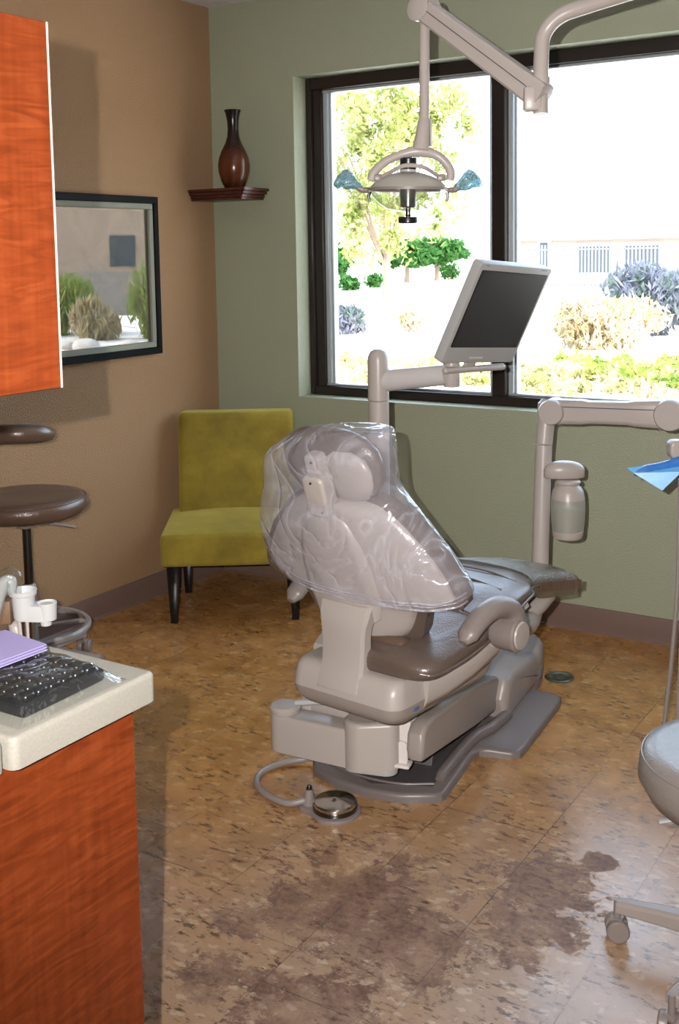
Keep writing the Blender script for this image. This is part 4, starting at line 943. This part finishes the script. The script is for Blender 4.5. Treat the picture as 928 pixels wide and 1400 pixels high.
shrub('round_bush', 480, 397, .55, .45, 'leaf_green', 'tiny round green bush furthest left on the far gravel', 500, .14, 8, group='far round bushes')
shrub('round_bush', 616, 382, .9, .7, 'leaf_green', 'small green bush beside the dark green trees, close to the monitor', 500, .14, 9, group='far round bushes')
# low ground cover beds: nobody could count the plants
def bed(name, x0, y0, x1, y1, mat, label, count, seed, h=.22, lz=.05):
    a, c_ = gp(x0, y0), gp(x1, y1); r = random.Random(seed); b = MB(); bm = b.bm
    cen = gp((x0 + x1) / 2, (y0 + y1) / 2); rr = V((r0.x, r0.y, 0)).normalized(); dd = V((FW.x, FW.y, 0)).normalized()
    hw = abs((gp(x1, (y0 + y1) / 2) - gp(x0, (y0 + y1) / 2)).length) / 2; hd_ = abs((gp((x0 + x1) / 2, y0) - gp((x0 + x1) / 2, y1)).length) / 2
    clumps = [(r.uniform(-1, 1), r.uniform(-1, 1), r.uniform(.08, .3)) for _ in range(46)]
    for i in range(count):
        u_, v_, cr = clumps[r.randrange(46)]; t = r.uniform(0, 6.28); k_ = math.sqrt(r.random()) * cr
        p = cen + rr * hw * (u_ + k_ * math.cos(t)) + dd * (hd_ * v_ + cr * hd_ * .8 * math.sin(t) * r.random()) + V((0, 0, h * r.random() * (1 - k_ / cr * .7)))
        a_ = V((r.gauss(0, 1), r.gauss(0, 1), r.gauss(.6, 1))).normalized(); e_ = a_.cross(V((r.gauss(0, 1), r.gauss(0, 1), r.gauss(0, 1)))).normalized(); s_ = lz * r.uniform(.6, 1.4)
        bm.faces.new([bm.verts.new(p + a_ * s_), bm.verts.new(p + e_ * s_ * .5), bm.verts.new(p - a_ * s_), bm.verts.new(p - e_ * s_ * .5)])
    o = b.build(name, mat, smooth=0); tag(o, label, 'ground cover', kind='stuff'); return o
bed('ground_cover', 452, 492, 700, 528, 'leaf_low', 'sunlit low yellow green planting outside, left and centre', 2200, 11)
bed('ground_cover', 700, 505, 930, 545, 'leaf_low', 'sunlit low dry planting outside at right', 2800, 12)
bed('ground_cover', 800, 492, 990, 530, 'leaf_grass', 'greener low planting outside near the right edge', 3500, 13, .2)
def tree(name, px, py, top, w, mat, label, count, lz, seed, trunkh=.35, depth=None, group=None, tr=.16, lean=0, **fk):
    g = gp(px, py); d = (g - CAM).dot(FW); H__ = (py - top) / F * d; W__ = w / F * d
    e_ = empty(name, g, 0, label, 'tree', group); c = V((lean * W__, 0, H__ * (trunkh + (1 - trunkh) / 2)))
    foliage(c, W__ * .62, W__ * .62, H__ * (1 - trunkh) * .62, count, lz, seed, 0, .55, False, **fk).build('foliage', mat, e_, smooth=0)
    r = random.Random(seed); b = MB(); b.tube([(0, 0, -.02), (tr * .2, 0, H__ * trunkh), (lean * W__ * .6, 0, H__ * .62)], [tr, tr * .75, tr * .3], 10, 5)
    for i in range(7):
        a = r.uniform(0, 6.28); b.tube([(tr * .2, 0, H__ * trunkh * r.uniform(.85, 1.2)), (math.cos(a) * W__ * .25, math.sin(a) * W__ * .25, H__ * r.uniform(.5, .65)), (math.cos(a) * W__ * .42, math.sin(a) * W__ * .42, H__ * r.uniform(.6, .85))], [tr * .4, tr * .25, tr * .08], 7, 4)
    b.build('trunk', 'bark', e_); return e_
tree('autumn_tree', 528, 408, 108, 225, 'leaf_yellow', 'large yellow green tree filling the left window pane', 7000, .15, 21, .14, tr=.17, nl=60, lr0=.10, lr1=.26, sp=.95)
tree('green_tree', 556, 386, 326, 80, 'leaf_green', 'dark green round tree behind the yellow green tree, on the gravel rise', 4200, .24, 22, .33, nl=30, lr0=.3, lr1=.5, sp=.55)
tree('green_tree', 597, 384, 324, 80, 'leaf_green', 'dark green round tree right of its twin, nearest the monitor', 4200, .24, 23, .33, nl=30, lr0=.3, lr1=.5, sp=.55)
tree('green_tree', 455, 392, 330, 50, 'leaf_green', 'dark green tree at the window left edge behind yellow leaves', 3000, .24, 24, .2, nl=30, lr0=.3, lr1=.5, sp=.55)
# pale building with a door, windows and iron fence
def building(px0, px1, pyb, pyt, label, wins, d_thick=8):
    a, c_ = gp(px0, pyb), gp(px1, pyb); d = (gp((px0 + px1) / 2, pyb) - CAM).dot(FW); ax_ = (c_ - a); W__ = ax_.length; ang = math.atan2(ax_.y, ax_.x); H__ = (pyb - pyt) / F * d
    e_ = empty('building', a, ang, label, 'building')
    MB().box((W__ / 2, d_thick / 2, H__ / 2), (W__, d_thick, H__)).build('wall', 'stucco', e_, smooth=0)
    MB().box((W__ / 2, d_thick / 2, H__ + .15), (W__ + .6, d_thick + .6, .3)).build('roof', 'walk', e_, smooth=0)
    for x, z, w, h in wins:
        f = MB().box((x * W__, -.03, z * H__), (w * W__ + .3, .08, h * H__ + .3)).build('window', 'walk', e_, smooth=0)
        MB().box((x * W__, -.09, z * H__), (w * W__, .05, h * H__)).build('pane', 'dark_glass', f, smooth=0)
    return e_
building(700, 1080, 388, 326, 'pale stucco building far beyond the bushes at right', [(.13, .5, .03, .9), (.32, .55, .12, .6), (.5, .55, .12, .6), (.72, .5, .1, .6)])
g0, g1 = gp(700, 396), gp(1000, 402); ax_ = g1 - g0
fe = empty('iron_fence', g0, math.atan2(ax_.y, ax_.x), 'pale iron fence in front of the far building', 'fence')
for z in (.25, 1.7): MB().box((ax_.length / 2, 0, z), (ax_.length, .05, .06)).build('rail', 'iron', fe, smooth=0)
for i in range(60): MB().box((ax_.length * (i + .5) / 60, 0, .95), (.05, .05, 1.9)).build('picket', 'iron', fe, smooth=0)
# garden seen only in the picture glass
gw = MB().box((20, 19, .5), (26, .3, 1.3), rz=R(-44)).build('garden_wall', 'stucco', smooth=0); tag(gw, 'low stucco garden wall across the lot, mirrored in the picture glass', 'wall')
hs_ = empty('neighbour_house', (29, 28, GZ), R(-44), 'tan house beyond the garden wall, mirrored in the picture glass', 'building')
MB().box((0, 0, 2.6), (26, 8, 5.2)).build('wall', plain('tan_stucco', (.38, .27, .19, 1), .9), hs_, smooth=0)
MB().box((0, 0, 5.35), (27, 9, .3)).build('roof', 'stucco', hs_, smooth=0)
for x in (-9, -5.5, -1.5, 2.5, 6.5): MB().box((x, -4.03, 1.9), (.9, .1, 1.1)).build('window', 'dark_glass', hs_, smooth=0)
for i, (x, y, r_, h_, mt) in enumerate(((11.6, 13.0, .7, .85, 'leaf_grass'), (12.9, 12.2, .45, .5, 'leaf_tan'), (14.6, 13.2, .8, .8, 'leaf_grass'), (15.6, 11.6, .8, .75, 'leaf_grass'), (17.0, 10.6, .8, .7, 'leaf_grass'))):
    e_ = empty('grass_clump', (x, y, GZ), 0, ('spiky grass clump mirrored in the picture, ' + ['tallest, at its right side', 'small grey one', 'nearest the wall', 'behind the thin trunk', 'furthest left'][i]), 'shrub')
    foliage((0, 0, 0), r_, r_, h_, 2200, .06, 40 + i, 2.5, .5, True, 3).build('foliage', mt, e_, smooth=0)
yt = empty('young_tree', (14.0, 10.9, GZ), 0, 'thin young tree among the grass clumps, mirrored in the picture glass', 'tree')
MB().tube([(0, 0, -.02), (.05, 0, 1.2), (-.05, .05, 2.4), (.1, 0, 4)], [.08, .065, .05, .03], 8, 4).build('trunk', 'bark', yt)
foliage((0, 0, 3.6), 1.3, 1.3, 1.2, 900, .09, 77, 0, .55, False).build('foliage', 'leaf_yellow', yt, smooth=0)
for i in range(9):
    o = MB().ball((0, 0, .04), .12 + .05 * (i % 3), (1.3, 1, .7), 12).build('boulder', 'rock', loc=(10.0 + .55 * i, 10.6 - .22 * i + .3 * (i % 2), GZ + .03)); tag(o, 'pale boulder in the row edging the grass clumps', 'rock', 'boulders edging the grass clumps')

# ------------------------------------------------------------------ light
w = bpy.data.worlds.new('sky'); sc.world = w; w.use_nodes = True; nt = w.node_tree; bg = nt.nodes['Background']
sky = nt.nodes.new('ShaderNodeTexSky'); sky.sky_type = 'NISHITA'; sky.sun_disc = False; sky.sun_elevation = R(42); sky.sun_rotation = R(120); sky.air_density = 1; sky.dust_density = 3
mx = nt.nodes.new('ShaderNodeMixRGB'); mx.inputs[0].default_value = .75; mx.inputs[2].default_value = (.80, .89, 1.0, 1)
nt.links.new(sky.outputs[0], mx.inputs[1]); nt.links.new(mx.outputs[0], bg.inputs[0]); bg.inputs[1].default_value = 6.5
def light(name, kind, loc, energy, color=(1, 1, 1), **k):
    l = bpy.data.lights.new(name, kind); l.energy = energy; l.color = color
    for a, v_ in k.items(): setattr(l, a, v_)
    o = bpy.data.objects.new(name, l); col.objects.link(o); o.location = loc; return o
sun = light('sun', 'SUN', (10, -10, 20), 12, (1, .95, .86), angle=R(.6))
sun.rotation_euler = V((-.80, .42, -.82)).to_track_quat('-Z', 'Y').to_euler()
fl = light('camera_flash', 'SPOT', CAM - RT * .085 + UP * .05, 640, (1, .96, .92), shadow_soft_size=.006, spot_size=R(92), spot_blend=1.0)
fl.rotation_euler = ((at(620, 520, 4) - fl.location)).to_track_quat('-Z', 'Y').to_euler()
# added fill panels out of view, brightening the room from the ceiling
for i, (x, y) in enumerate(((3.0, -2.6), (3.0, -5.0))):
    e_ = empty('fill_panel', (x, y, ZC - .03), 0, 'unseen added fill light panel ' + ('over the middle of the room' if i == 0 else 'behind the camera'), 'fill light')
    b = MB()
    for cx_, cy2, sx_, sy2 in ((0, .61, .64, .02), (0, -.61, .64, .02), (.31, 0, .02, 1.2), (-.31, 0, .02, 1.2)): b.box((cx_, cy2, .0145), (sx_, sy2, .029))
    b.build('frame', 'white', e_)
    nm = N('fill_diffuser'); nm.set((.9, .9, .88, 1), .5); nm.b.inputs['Emission Color'].default_value = (1, .95, .88, 1); nm.b.inputs['Emission Strength'].default_value = 1.6
    MB().box((0, 0, .015), (.60, 1.2, .010)).build('diffuser', nm.m, e_, smooth=0)
